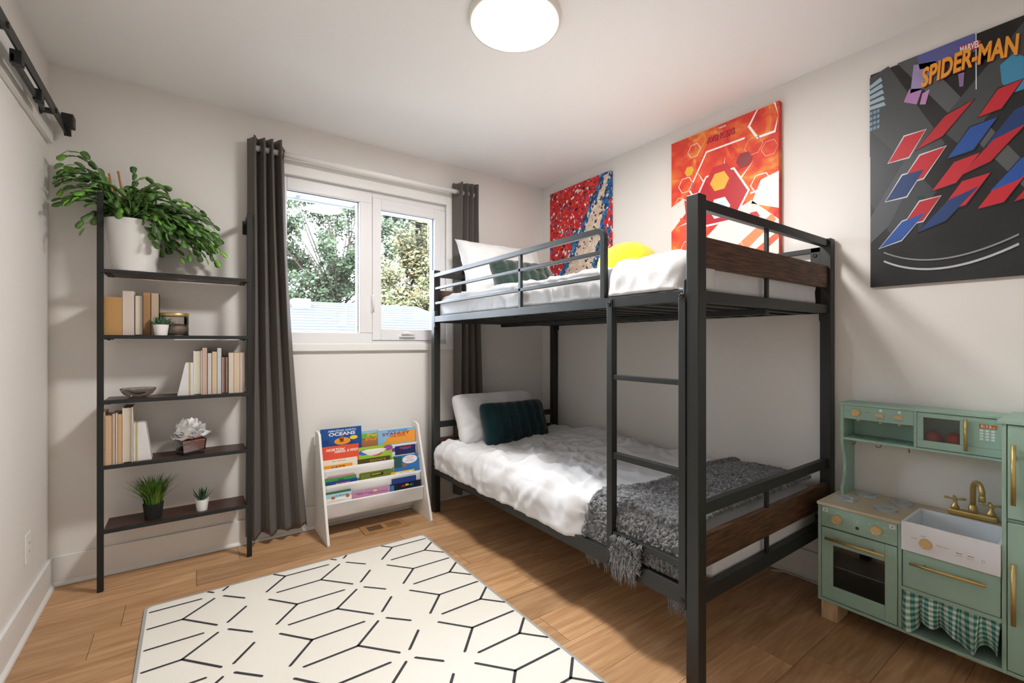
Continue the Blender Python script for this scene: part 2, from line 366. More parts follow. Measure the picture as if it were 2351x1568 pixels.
# front guard rail with rounded top corner
gx = BX0+.012
mb = MB(); r = .03
path = [(gx, yb, 1.600), (gx, 1.277+r, 1.600)] + [(gx, 1.277+r-r*math.sin(a), 1.600-r+r*math.cos(a)) for a in [math.pi/2*k/6 for k in range(1, 7)]] + [(gx, 1.277, 1.318)]
def strip(mb, path, hw, hx):            # rectangular bar swept in the plane x = const
    n = len(path); vs = []
    for i, p in enumerate(path):
        p = Vector(p); t = (Vector(path[min(i+1, n-1)]) - Vector(path[max(i-1, 0)])).normalized(); q = Vector((1,0,0)).cross(t)
        for a, c in ((-1,-1),(1,-1),(1,1),(-1,1)): vs.append(p + Vector((hx*a,0,0)) + q*hw*c)
    fs = [(i*4+k, i*4+(k+1) % 4, i*4+4+(k+1) % 4, i*4+4+k) for i in range(n-1) for k in range(4)] + [(3,2,1,0), tuple((n-1)*4+k for k in range(4))]
    mb.add(vs, fs)
strip(mb, path, .012, .011); obj('guard_rail', mb, M_metal, bed, bev=.0015)
for z in (1.512, 1.413): bb('guard_bar', gx-.008, gx+.008, 1.288, yb+.001, z-.0085, z+.0085)
bb('guard_bar', gx-.008, gx+.008, 1.831, 1.851, 1.318, 1.59)
# wall side guard
bb('guard_rail', BX1-.030, BX1-.008, ya, yb, 1.575, 1.598)
for z in (1.505, 1.41): bb('guard_bar', BX1-.028, BX1-.012, ya, yb, z-.008, z+.008)
bb('guard_plate', BX1-.030, BX1-.008, ya, ya+.045, 1.30, 1.598)
bb('guard_bar', BX1-.028, BX1-.012, 1.84, 1.86, 1.32, 1.577)
# slats
for k in range(17):
    yy = .97 + k*.112
    bb('slat', BX0+.026, BX1-.026, yy-.018, yy+.018, 1.284, 1.302, bev=0)
for k in range(17):
    yy = .97 + k*.112
    bb('slat', BX0+.026, BX1-.026, yy-.018, yy+.018, .284, .302, bev=0)
bb('centre_beam', 1.895, 1.925, ya, yb, 1.262, 1.284); bb('centre_beam', 1.895, 1.925, ya, yb, .262, .284)
# ladder
lad = bb('ladder_rail', BX0-.004, BX0+.026, 1.221, 1.249, .262, 1.318)
bb('ladder_rail', BX0-.004, BX0+.026, .899, .926, .262, 1.300)
for z0, z1 in ((1.003,1.022),(.694,.719),(.386,.410)): bb('ladder_rung', BX0, BX0+.022, .926, 1.221, z0, z1)
def bolt(p, ax):
    mb = MB(); mb.lathe([(.009,0),(.009,.003),(.006,.005),(.005,.0035),(0,.0035)], p, 16, ax); obj('bolt', mb, M_black, bed, smooth=False)
for yy, zz in ((1.235,1.300),(.912,1.305),(1.235,.285),(.912,.283)): bolt((BX0-.004, yy, zz), (-1,0,0))
bolt((BX0+.032, BY0+.0, 1.0), (0,-1,0)) if False else None
bolt((BX1-.030, ya+.025, 1.56), (-1,0,0)); bolt((BX1-.030, ya+.025, .565), (-1,0,0)); bolt((BX0+.03, yb+.02, 1.56), (1,0,0)) if False else None

# ------------------------------------------------------------------ soft goods
def fbm(p, o=3): return noise.fractal(Vector(p), 1.0, 2.0, o)
def ridge(x, y, s, seed=0):
    """soft cloth folds: long crests in warped directions"""
    wx = fbm((x*1.7+seed, y*1.7, seed*3.1), 2)*.35; wy = fbm((x*1.7, y*1.7+seed, 9+seed), 2)*.35
    v = noise.noise(Vector(((x+wx)*s, (y+wy)*s*.45, seed)))
    w = noise.noise(Vector(((x+wy)*s*.5, (y-wx)*s*1.2, seed+5)))
    g = lambda t: max(0.0, 1-abs(t)*3.2)**1.6
    return g(v)*.6 + g(w)*.5
def cover_shell(x0, x1, y0, y1, z0, z1, r, disp, step=.012, sag=None):
    """upper shell of a rounded box: top and skirts, no bottom"""
    cx0, cx1, cy0, cy1 = x0+r, x1-r, y0+r, y1-r
    arc = r*math.pi/2; drop = (z1-r)-z0; ext = arc+max(drop, 0)
    nx = int((cx1-cx0+2*ext)/step); ny = int((cy1-cy0+2*ext)/step)
    def wrap(u):
        # u: distance past the flat edge -> (outward, down)
        if u <= 0: return 0, 0
        if u < arc: a = u/r; return r*math.sin(a), r*(1-math.cos(a))
        return r, r+(u-arc)
    def fn(a, b):
        u = cx0-ext + a*(cx1-cx0+2*ext); v = cy0-ext + b*(cy1-cy0+2*ext)
        ou, ov = max(cx0-u, u-cx1, 0), max(cy0-v, v-cy1, 0)
        # corners: keep skirt from doubling the drop
        m = math.hypot(ou, ov)
        if ou > 0 and ov > 0:
            m = min(m, ext); k = m/math.hypot(ou, ov); out, dn = wrap(m); dx, dy = out*ou/math.hypot(ou, ov), out*ov/math.hypot(ou, ov)
        else:
            out, dn = wrap(m); dx, dy = (out, 0) if ou > 0 else (0, out)
        X = min(max(u, cx0), cx1) + (dx if u > cx1 else -dx); Y = min(max(v, cy0), cy1) + (dy if v > cy1 else -dy); Z = z1-dn
        nrm = Vector(((dx if u > cx1 else -dx)/r, (dy if v > cy1 else -dy)/r, max(0, 1-dn/r))).normalized() if m > 0 else Vector((0,0,1))
        d = disp(X, Y, Z, u, v, m)
        P = Vector((X, Y, Z)) + nrm*d
        return P
    return MB().grid(fn, nx, ny)
def mattress(name, z0, z1, label):
    mb = MB().box(BX0+.058, BX1-.050, BY0+.066, BY1-.064, z0, z1)
    return tag(obj(name, mb, mat('mattress_ticking', 'e9e9ea', .9), bev=.03), label, 'mattress', None)
mattress('mattress', .303, .425, 'white mattress lying on the lower bunk')
mattress('mattress', 1.303, 1.415, 'white mattress lying on the upper bunk')
def low_disp(X, Y, Z, u, v, m):
    fade = 1.0 if Y > 1.5 else max(.12, (Y-1.15)/.35)
    mid = math.exp(-((Y-1.95)/.33)**2)
    d = ridge(u, v, 4.2, 2)*(.020+.026*mid)*fade + fbm((u*3, v*3, 1), 3)*.012*fade + ridge(u*1.7+.3, v*1.7, 6, 4)*(.010+.008*mid)*fade + ridge(u*3, v*3+.7, 6, 14)*.006*fade
    if m > .05: d = d*.6 + (.005*ridge(u*2.2+v*.6, v*2.4, 6, 31) + .006*fbm((Y*9, Z*7, 3), 2))*fade
    if X < 1.5 and m > .02: d -= .055*min(1, max(0, (1.47-Y)/.07))*min(1, (m-.02)/.06)
    # rumpled duvet lifts a little towards the wall
    d += .035*max(0, min(1, (X-1.85)/.3, (2.40-X)/.06))*math.exp(-((Y-2.2)/.45)**2)
    return d
mb = cover_shell(BX0-.012, BX1-.034, BY0+.046, BY1-.052, .316, .485, .075, low_disp)
tag(obj('duvet', mb, M_white_cloth, smooth=True, solid=.006), 'rumpled white duvet spread over the lower bunk', 'duvet')
def up_disp(X, Y, Z, u, v, m):
    d = ridge(u, v, 4.5, 8)*.018 + fbm((u*3, v*3, 7), 3)*.010 + ridge(u*2, v*2, 6, 18)*.007
    if m > .045: d = d*.5 + .008*ridge(Z*1.5+Y*.35, Y*3, 5, 41) + .004*ridge(Z*1.5-Y*.3, Y*7, 5, 43) 
    if m > .045 and X < 1.5: d = min(d, .010) if Y > 1.27 else d + .026*min(1, (1.27-Y)/.05)
    return d
mb = cover_shell(BX0+.036, BX1-.034, BY0+.056, BY1-.040, 1.331, 1.462, .062, up_disp)
tag(obj('duvet', mb, M_white_cloth, smooth=True, solid=.006), 'crinkled white duvet covering the upper bunk', 'duvet')

def pillow(name, m, o, u, v, w, h, t, label, cat='pillow', seed=0, wr=.006, rib=0, flange=0, pw=.42, tuck=None, rc=.055):
    """two-sided cushion: o = lower-left corner, u/v unit axes"""
    o, u, v = Vector(o), Vector(u).normalized(), Vector(v).normalized(); n = u.cross(v)
    N = 44
    def side(sg):
        def fn(a, b):
            x, y = 2*a-1, 2*b-1
            ex, ey = max(0, 1-abs(x)**2.6), max(0, 1-abs(y)**2.6)
            th = t*.5*(ex*ey)**pw
            # edges draw in between the corners
            px = a + (-.035*(1-y*y)*x if True else 0)*abs(x); py = b + (-.05*(1-x*x)*y)*abs(y)
            cr_ = (abs(x)*abs(y))**5*rc; px = px - cr_*x; py = py - cr_*y
            k = min(1, (ex*ey)*6)
            d = th + wr*k*(fbm((x*2.2+seed, y*2.2, sg+seed), 3) + ridge(x*.6+seed, y*.6, 4, seed)*.8)
            if rib: d += k*rib*abs(math.sin(x*math.pi*3.6+.3*fbm((y*2, x, seed), 2)))**.7
            P = o + u*w*px + v*h*py + n*(d*sg)
            if tuck: P = tuck(P, a, b)
            return P
        return fn
    mb = MB(); mb.grid(side(1), N, N); k = len(mb.f); mb.grid(side(-1), N, N)
    for i in range(k, len(mb.f)): mb.f[i] = mb.f[i][::-1]
    return tag(obj(name, mb, m, smooth=True, weld=True), label, cat)
def axes(p_bl, p_br, p_tl): return p_bl, p_br-p_bl, p_tl-p_bl
# lower bunk pillow leaning on the head rail, teal cushion before it
pillow('pillow', M_white_cloth2, (1.435, 2.60, .462), (1,.0,0.0), (0,.42,.90), .70, .375, .17, 'plump white pillow propped at the head of the lower bunk', seed=1, wr=.010)
pillow('cushion', M_teal, (1.545, 2.455, .462), (1,.02,-.01), (.0,.35,.93), .55, .315, .13, 'dark teal plush cushion with raised ribs on the lower bunk', 'cushion', seed=3, wr=.006, rib=.010)
pillow('pillow', M_white_cloth2, (1.50, 2.62, 1.462), (1,-.02,.0), (.0,.36,.93), .71, .425, .17, 'white pillow with a pointed corner standing on the upper bunk', seed=5, wr=.012, rc=-.01)
pillow('cushion', M_green_plush, (1.66, 2.49, 1.455), (1,-.02,.0), (0,.5,.86), .56, .31, .13, 'dark green plush cushion against the upper bunk pillow', 'cushion', seed=6, wr=.006, rib=.010)

# grey throw blanket with curls and fringe
bl = thing('throw_blanket', 'curly grey wool throw with a shaggy fringe over the foot of the lower bunk', 'blanket', (1.85, 1.1, .5))
R_ = .06; XF_ = 1.394; ZT = .508
def yedge(s):      # s = distance from wall edge along the cloth; blanket's head-side edge wanders
    return 1.30 + .10*max(0, (s-.75)/.45)**1.2 + .02*math.sin(s*7)
LEN = (2.40-(XF_+R_)) + R_*math.pi/2 + (ZT-R_-.332)
def thr(s, y):
    flat = 2.40-(XF_+R_); arc = R_*math.pi/2
    if s < flat: return Vector((2.40-s, y, ZT)), Vector((0,0,1))
    if s < flat+arc: a = (s-flat)/R_; return Vector((XF_+R_-R_*math.sin(a), y, ZT-R_+R_*math.cos(a))), Vector((-math.sin(a),0,math.cos(a)))
    return Vector((XF_, y, ZT-R_-(s-flat-arc))), Vector((-1,0,0))
def thr_p(a, b):
    s = a*LEN; y0 = BY0+.075; y = y0 + b*(yedge(s)-y0)
    P, n = thr(s, y); f = fbm((P.x*4, P.y*4, P.z*4), 2)*.010
    eb = min(1, b/.05)*min(1, (1-b)/.06)
    return P + n*(f*eb + .006) + n*(.012*math.exp(-((b-.97)/.04)**2)), n
obj('wool_base', MB().grid(lambda a, b: thr_p(a, b)[0], 110, 46), M_throw, bl, smooth=True, solid=.008)
mb = MB(); rnd = random.Random(4)
for k in range(5600):
    a, b = rnd.random(), rnd.random()
    P, n = thr_p(a, b); t1 = n.orthogonal().normalized(); t2 = n.cross(t1); an = rnd.uniform(0, 6.28)
    d = t1*math.cos(an)+t2*math.sin(an); e = n.cross(d); L = rnd.uniform(.009, .015); h = rnd.uniform(.006, .011)
    pts = [P-d*L-n*.001+e*rnd.uniform(-.003,.003), P-d*L*.4+n*h, P+d*L*.4+n*h+e*rnd.uniform(-.003,.003), P+d*L-n*.001]
    mb.tube(pts, [.002, .0058, .0056, .002], 5, cap=False)
obj('wool_curls', mb, M_throw, bl, smooth=True, kind='stuff')
mb = MB()
for k in range(330):
    z_ = rnd.random()
    if z_ < .45: P = Vector((BX0-.010+rnd.uniform(-.006,.004), rnd.uniform(1.10,1.21), rnd.uniform(.30,.36))); L = rnd.uniform(.04,.085)
    elif z_ < .75: P = Vector((BX0+.036+rnd.uniform(0,.012), rnd.uniform(1.26,1.40), .285)); L = rnd.uniform(.03,.075)
    else: P = Vector((BX0+.036+rnd.uniform(0,.012), rnd.uniform(.90,.985), .285)); L = rnd.uniform(.05,.10)
    sw = rnd.uniform(-.02,.02)
    mb.tube([P, P+Vector((-.006, sw*.3, -L*.4)), P+Vector((-.004, sw, -L))], [.003, .0024, .0006], 5, cap=False)
obj('fringe', mb, M_throw, bl, smooth=True, kind='stuff')
# throw hanging loop below the first rung
mb = MB()
for k in range(900):
    yy = rnd.uniform(.93, 1.215); zz = rnd.uniform(.300 if yy > 1.08 else .335, .40)
    P = Vector(((BX0-.006 if yy > 1.08 else XF_-.012)+rnd.uniform(-.008,.004), yy, zz)); L = rnd.uniform(.010,.022); sw = rnd.uniform(-.006,.006)
    mb.tube([P+Vector((.004,0,L*.5)), P+Vector((-.008,sw,0)), P+Vector((.0,sw*1.5,-L*.6))], [.0015,.0045,.001], 5, cap=False)
obj('wool_curls', mb, M_throw, bl, smooth=True, kind='stuff')

# plain yellow plush on the upper bunk
pz = 1.47
tp = thing('plush_toy', 'plain bright yellow plush toy lying on the upper bunk', 'plush toy', (2.02, 1.72, pz))
M_yel = mat('yellow_plush', 'f0c528', .9, nz=.15, scale=30, sheen=.5, spec=.1, bump=.3, bscale=200)
mb = MB()
def dome(a, b):
    th = a*2*math.pi; ph = b*math.pi
    rr = math.sin(ph)
    return Vector((2.02 + .155*rr*math.cos(th), 1.71 + .18*rr*math.sin(th), pz+.115 + .125*math.cos(ph) * (1 if ph < 1.57 else .9)))
mb.grid(dome, 36, 20); obj('body', mb, M_yel, tp, smooth=True, weld=True)
q0 = Vector((1.93, 1.60, pz+.09))
obj('paw', MB().tube([q0+Vector((.05,.06,.0)), q0, q0+Vector((-.03,-.05,-.01)), q0+Vector((-.04,-.075,-.015)), q0+Vector((-.045,-.085,-.017))], [.04,.045,.043,.03,.006], 14), M_yel, tp, smooth=True)

# ------------------------------------------------------------------ ceiling light
LX, LY, LR = 1.078, 1.492, .172
cl = thing('ceiling_light', 'round flush ceiling light with a white glowing diffuser', 'ceiling light', (LX, LY, H-.03))
obj('rim', MB().lathe([(LR+.014, 0), (LR+.016, -.006), (LR+.012, -.026), (LR, -.028), (LR, -.004)], (LX, LY, H), 64), mat('lamp_rim', 'e9e4da', .4), cl, smooth=True)
obj('diffuser', MB().lathe([(LR, -.020), (LR*.98, -.026), (LR*.6, -.0275), (0, -.028)], (LX, LY, H), 64), emit_mat('lamp_diffuser', (1.0, .965, .925), LAMP_STRENGTH), cl, smooth=True)

# ------------------------------------------------------------------ leaning shelf unit
SY0, SY1 = 2.80, 2.985
SXL, SXR = -.338, .283
SHZ = []
for l, r in (((232,617),(565,640)), ((225,768),(568,772)), ((222,918),(562,904)), ((226,1070),(567,1033)), ((234,1217),(570,1160))):
    SHZ.append((at(*l, 1, SY0).z + at(*r, 1, SY0).z)/2)
su = thing('ladder_shelf', 'dark five-tier ladder shelf with mahogany boards against the back wall', 'shelf', ((SXL+SXR)/2, (SY0+SY1)/2, 0))
for x in (SXL, SXR-.023):
    obj('upright', MB().box(x, x+.023, SY0, SY0+.020, 0, 1.84), M_shelfmetal, su, bev=.0015)
    ar = obj('wall_arm', MB().box(x+.002, x+.021, SY0+.018, YB-.002, 1.815, 1.836), M_shelfmetal, su, bev=.0015)
    obj('wall_plate', MB().box(x-.004, x+.027, YB-.006, YB, 1.765, 1.84), M_black, ar, bev=.001)
for k, z in enumerate(SHZ):
    sb = obj('shelf_board', MB().box(SXL+.0235, SXR-.0235, SY0+.006, SY1, z-.016, z), M_shelfwood, su, bev=.001)
    obj('edge_band', MB().box(SXL+.012, SXR-.012, SY0-.003, SY0+.0058, z-.017, z), M_shelfedge, sb, bev=.001)
    for x in (SXL+.024, SXR-.046):
        obj('bracket', MB().box(x, x+.022, SY0+.02, SY1-.03, z-.021, z-.0161), M_black, su)
        obj('screw', MB().lathe([(.005,0),(.005,-.003),(0,-.005)], (x+.012, SY0+.06, z-.021), 10), M_black, su)
obj('paper_tag', MB().box(-.04, .035, SY0+.09, SY0+.098, SHZ[0]-.0172, SHZ[0]-.0163), pm('d8d2c6'), su)

# ------------------------------------------------------------------ books on the shelf unit (turned spine inwards)
def page_m(c): return wave_mat('pages_'+c, c, '%02x%02x%02x' % tuple(max(0, int(int(c[i:i+2], 16)*.9)) for i in (0,2,4)), 'X', 160)
def sbook(x0px, x1px, ytop, z, cov, pg, hard, label, dep=.135, y0=SY0+.022, yb=None, lean=0):
    ym = y0
    a = at(x0px, ytop, 1, ym); b = at(x1px, ytop, 1, ym); x0, x1, zt = a.x+.0006, b.x-.0006, max((a.z+b.z)/2, z+.08)
    t = thing('book', label, 'book', ((x0+x1)/2, ym+dep/2, z), 'books on the ladder shelf')
    ct = .0022 if hard else .0008; in_ = .004 if hard else 0; w = x1-x0
    mb = MB(); mb.box(x0, x0+ct, ym, ym+dep, z, zt); mb.box(x1-ct, x1, ym, ym+dep, z, zt); mb.box(x0+ct, x1-ct, ym+dep-ct, ym+dep, z, zt)
    cv = obj('cover', mb, cov if not isinstance(cov, str) else pm(cov, .5), t)
    nb = 8; vs = MB()
    # fore edge slightly hollow on hardbacks
    def pf(i, top):
        s = i/nb; return (x0+ct+(w-2*ct)*s, ym+in_+(.006*(1-(2*s-1)**2) if hard else -.0005), top)
    pts = [pf(i, 0) for i in range(nb+1)]
    zz0, zz1 = z+(.003 if hard else 0), zt-(.004 if hard else .0008)
    poly = [Vector((p[0], p[1], zz0)) for p in pts] + [Vector((x1-ct, ym+dep-ct, zz0)), Vector((x0+ct, ym+dep-ct, zz0))]
    vs.prism(poly, (0,0,zz1-zz0)); obj('pages', vs, page_m(pg), t)
    if lean:
        t.rotation_euler.y = lean
    return t
z2, z3, z4 = SHZ[1], SHZ[2], SHZ[3]
sbook(223.5,281,681, z2, 'b9905c','c79e69', False, 'thick paperback with brown-tan page edges beside the left upright')
sbook(281,308.5,668, z2, 'd9cbc2','dccfc4', False, 'tall pale cream paperback next to the thick tan one')
sbook(309,328,677, z2, '5a5068','dcd3bb', True, 'cream-paged hardback with a grey-violet cover side')
sbook(328.5,346,671.5, z2, '8a6a4a','c49a6c', False, 'slim orange-tan paperback between two pale books', dep=.11, y0=SY0+.070)
sbook(346.5,365,673, z2, '2e3430','d0bda4', False, 'beige paperback behind the upper succulent', dep=.11, y0=SY0+.070)
for x0, x1, yt, cv, pg, hd, lb in (
    (444,463.6,804.4,'f0eff2','e0dac8',True,'white hardback with cream pages beside the tall bookend'),
    (463.6,476,798,'3a3230','d5bbaa',False,'tall pinkish-paged paperback with black edges'),
    (476.2,486.4,810.6,'2e2a2a','d6d0d0',False,'grey-lilac paged paperback, short, next to an apricot one'),
    (486.6,498.3,807,'c9b08a','dfc9a8',False,'apricot-paged paperback before the pale blue tall one'),
    (498.6,508.3,798.6,'d7dde2','cfd6da',False,'tall pale blue-white paperback on the middle shelf'),
    (508.6,517,818.7,'8a2f2c','c9c4b8',True,'small grey-paged hardback with red patches on its cover'),
    (517.4,524.3,818.3,'3d3a38','d8cdc0',True,'small thin hardback with dark boards'),
    (524.7,536.8,809.6,'dccbb8','e2d5c4',False,'pale cream paperback, first of three alike by the right upright'),
    (537,550.5,809.6,'dac6aa','e0cdb2',False,'straw-coloured paperback, middle of three by the right upright'),
    (550.7,562,809.6,'dccabc','e2d4c8',False,'pinkish cream paperback touching the right upright')):
    sbook(x0, x1, yt, z3, cv, pg, hd, lb, y0=SY0+.034)
for x0, x1, yt, cv, pg, hd, lb in (
    (221,240.4,946.6,'d8bfa2','dcc3a8',False,'splayed beige paperback at the left end of the fourth shelf'),
    (240.6,257,955,'d9b899','dfbf9f',False,'peach-paged paperback beside the splayed one'),
    (257.2,265.2,950,'1d4a94','dcc0a0',False,'thin paperback with a bright blue edge'),
    (265.4,269.6,949,'e8e4dc','e8e4dc',False,'very thin white booklet between peach paperbacks'),
    (269.8,280.4,951,'d0a878','dcb48a',False,'orange-peach paged paperback next to the thick hardback'),
    (280.8,304.6,935,'ece6da','ddd2c2',True,'thick tall off-white hardback with a hollow fore edge')):
    sbook(x0, x1, yt, z4, cv, pg, hd, lb, y0=SY0+.010)
# bookends
def bookend(xa, xb, ytop, z, flip, label, y0):
    a = at(xa, ytop, 1, y0); b = at(xb, ytop, 1, y0); x0, x1, zt = a.x, b.x, a.z; w = x1-x0; dp = .085
    t = thing('bookend', label, 'bookend', ((x0+x1)/2, y0+dp/2, z))
    if flip: pts = [(x0, z), (x1, z), (x1-w*.02, z+.006), (x0+w*.66, zt-.006), (x0+w*.5, zt), (x0, zt)]
    else: pts = [(x1, z), (x0, z), (x0+w*.02, z+.006), (x1-w*.5, zt-.002), (x1-w*.45, zt), (x1, zt)]
    s = Vector((0, dp, 0))
    obj('wedge', MB().prism([(x, y0, zz) for x, zz in pts], s), mat('white_marble', 'e2e2e2', .35, nz=.06, scale=12), t, bev=.003)
    g0 = x0+w*.13 if flip else x1-w*.27
    obj('gold_band', MB().box(g0, g0+w*.11, y0-.0012, y0+dp+.0008, z+.0008, zt+.0008), mat('pale_gold', 'c8b98a', .35, metal=.4), t)
bookend(406.5, 443.6, 833, z3, False, 'white wedge bookend with a pale gold band on the middle shelf', SY0+.03)
bookend(305.4, 349, 971.5, z4, True, 'white wedge bookend with a pale gold band on the fourth shelf', SY0+.02)

# ------------------------------------------------------------------ small things on the shelves
def round_at(pxa, pxb, Y, py):
    c = at((pxa+pxb)/2, py, 1, Y); r = (pxb-pxa)/F; rd = ray((pxa+pxb)/2, YH); d = (c.x*math.sin(T)+c.y*math.cos(T))
    ang = math.atan(((pxa+pxb)/2-CX)/F); return c, r*d*math.cos(ang)/2
# glass jar with brass lid
c, r = round_at(364, 434, 2.905, 767); z = z2
jt = thing('glass_jar', 'smoky ribbed glass jar with a brass lid behind the succulent', 'jar', (c.x, 2.905, z))
jr = min(r, .066); hj = .098
prof = []
n = 48; mb = MB(); vs = []; fs = []
rows = [0, .004, .03, .044, .05, .056, .09, hj]
for q, zz in enumerate(rows):
    for k in range(n):
        rr = jr*(1+.012*(k % 2)) * (.965 if q == 4 else .97 if q == 0 else 1); a = 2*math.pi*k/n; vs.append((c.x+rr*math.cos(a), 2.905+rr*math.sin(a), z+zz))
fs = [(i*n+k, i*n+(k+1) % n, (i+1)*n+(k+1) % n, (i+1)*n+k) for i in range(len(rows)-1) for k in range(n)] + [tuple(range(n-1, -1, -1))]
mb.add(vs, fs); obj('body', mb, M_smoke, jt, smooth=True)
obj('candle', MB().lathe([(jr*.9, .004), (jr*.9, .06), (0, .061)], (c.x, 2.905, z), 32), mat('brown_wax', '9a8c82', .5), jt, smooth=True)
obj('lid', MB().lathe([(jr*1.02, hj), (jr*1.03, hj+.002), (jr*1.03, hj+.014), (jr*.98, hj+.017), (0, hj+.018)], (c.x, 2.905, z), 48), M_brass, jt, smooth=True)
# succulents in white pots
def leaf_mesh(L, w, t, m, curl=.2, nseg=6, name='leaf'):
    mb = MB(); vs = []; 
    for i in range(nseg+1):
        s = i/nseg; ww = w*(math.sin(math.pi*min(.98, .12+.88*s)**.8)**.8)*.5 if s < 1 else .0004; zz = curl*L*s*s
        for a, b in ((-1,0),(0,-t*(1-s)),(1,0),(0,t*.5*(1-s))): vs.append((a*ww, s*L, zz+b))
    fs = [(i*4+k, i*4+(k+1) % 4, i*4+4+(k+1) % 4, i*4+4+k) for i in range(nseg) for k in range(4)] + [(0,1,2,3)]
    mb.add(vs, fs); return mesh_of(mb, m, True, None, name)
M_succ = mat('succulent_green', '527f5c', .45, nz=.3, scale=30, col2='3c6648')
def succulent(cx, cy, z, rt, rb, hp, L, w, n, label, tilt0, tilt1, mm):
    t = thing('succulent', label, 'plant', (cx, cy, z))
    obj('pot', MB().lathe([(rb, 0), (rb*1.02, .002), (rt, hp), (rt*.93, hp), (rt*.9, hp-.008), (0, hp-.009)], (cx, cy, z), 40), mat('white_ceramic', 'f2f2f0', .3), t, smooth=False)
    me = leaf_mesh(L, w, w*.35, mm); rr = random.Random(3)
    for k in range(n):
        f = k/n; az = k*2.4; el = tilt0+(tilt1-tilt0)*f; sc = 1-.35*f + rr.uniform(-.06,.06)
        M = Matrix.Translation((cx, cy, z+hp-.004)) @ Matrix.Rotation(az, 4, 'Z') @ Matrix.Translation((0, rt*.25*(1-f), 0)) @ Matrix.Rotation(el, 4, 'X') @ Matrix.Scale(sc, 4)
        inst('leaf', me, t, M)
c, r = round_at(351, 388, 2.828, 767); r = .032
succulent(c.x, 2.829, z2, r, r*.78, .053, .062, .022, 24, 'squat green succulent in a white pot before the glass jar', .15, 1.35, M_succ)
z5 = SHZ[4]
c, r = round_at(448, 480, 2.845, 1150); r = .030
M_aloe = mat('aloe_green', '2f5a3c', .45, nz=.3, scale=30, col2='1f4430')
succulent(c.x, 2.85, z5, r, r*.76, .058, .075, .012, 18, 'spiky aloe succulent in a white pot on the bottom shelf', .55, 1.45, M_aloe)
# potted grass
c, r = round_at(327, 377, 2.86, 1160); r = .042
gt = thing('potted_grass', 'bushy green artificial grass in a black pot on the bottom shelf', 'plant', (c.x, 2.86, z5))
obj('pot', MB().lathe([(r*.8, 0), (r, .075), (r*.9, .075), (r*.85, .065), (0, .064)], (c.x, 2.86, z5), 28), mat('black_peat_pot', '191a17', .9, bump=.6, bscale=200), gt)
mb = MB(); rr = random.Random(5)
for k in range(330):
    az = rr.uniform(0, 6.28); r0 = r*.8*math.sqrt(rr.random()); sp = rr.uniform(.1, .75)*(.35+r0/r); L = rr.uniform(.09, .155)
    p0 = Vector((c.x+r0*math.cos(az), 2.86+r0*math.sin(az), z5+.062)); d = Vector((math.cos(az), math.sin(az), 0))
    pts = [p0 + d*(L*sp*s*s) + Vector((0,0,L*(s-.22*sp*s*s))) for s in (0, .35, .7, 1)]
    for q in pts:
        q.y = min(q.y, 2.998)
    side = Vector((-d.y, d.x, 0))
    vs = []
    for q, w in zip(pts, (.0022, .0028, .002, .0003)): vs += [q-side*w, q+side*w]
    mb.add(vs, [(0,1,3,2),(2,3,5,4),(4,5,7,6)])
obj('blades', mb, mat('grass_blade', '3f6a22', .5, nz=.4, scale=20, col2='6a8f30'), gt, smooth=True, kind='stuff')
# smoky glass bowl
c, r = round_at(275, 360, 2.895, 900); r = min(r, .082)
mb = MB().lathe([(0, .002), (r*.42, .001), (r*.5, .003), (r*.8, .016), (r*.97, .034), (r, .042), (r*.985, .043)], (c.x, 2.893, z3), 48, cap=False)
tag(obj('glass_bowl', mb, glass_mat('smoky_bowl_glass', 'b9b2ab', .06, .02), smooth=True), 'shallow smoky glass bowl on the middle shelf', 'bowl')
# vase with white flower
c = at(437, 1015, 1, 2.87); s_ = .055; ang = .35
vt = thing('flower_vase', 'square pink glass vase holding white artificial petals', 'vase', (c.x, 2.88, z4))
def sqr(h, k): return [Vector((c.x, 2.88, 0)) + Matrix.Rotation(ang, 3, 'Z') @ Vector((a*k, b_*k, h)) for a, b_ in ((-1,-1),(1,-1),(1,1),(-1,1))]
mb = MB(); mb.add(sqr(z4, s_*.86)+sqr(z4+.012, s_*.9)+sqr(z4+.075, s_)+sqr(z4+.075, s_*.93)+sqr(z4+.013, s_*.82), [(3,2,1,0)]+[(q*4+k, q*4+(k+1) % 4, q*4+4+(k+1) % 4, q*4+4+k) for q in range(4) for k in range(4)]+[(16,17,18,19)])
obj('glass', mb, M_clear, vt, bev=.002)
mb = MB(); mb.add(sqr(z4+.014, s_*.81)+sqr(z4+.07, s_*.9), [(3,2,1,0),(4,5,6,7)]+[(k,(k+1) % 4,4+(k+1) % 4,4+k) for k in range(4)])
obj('pink_filling', mb, mat('pink_sand', 'c98a92', .7, nz=.1, scale=60), vt)
def petal_mesh():
    mb = MB()
    def fn(a, b):
        x = (a-.5)*2; L = .058; w = .032*math.sin(math.pi*(.15+.8*b))**.6
        return Vector((x*w, b*L, .02*b*b + .012*x*x*(1-b*.5) + .005*math.sin(b*9+x*5)))
    mb.grid(fn, 6, 7); return mesh_of(mb, mat('white_petal', 'fafafa', .8), True, None, 'petal')
pmz = petal_mesh(); rr = random.Random(11)
for k in range(26):
    f = k/26; az = k*2.4; el = -.25+1.35*f
    M = Matrix.Translation((c.x+rr.uniform(-.008,.008), 2.88+rr.uniform(-.008,.008), z4+.076+.032*f)) @ Matrix.Rotation(az, 4, 'Z') @ Matrix.Rotation(el, 4, 'X') @ Matrix.Scale(rr.uniform(1.3, 1.75)*(1-.25*f), 4)
    inst('petal', pmz, vt, M)

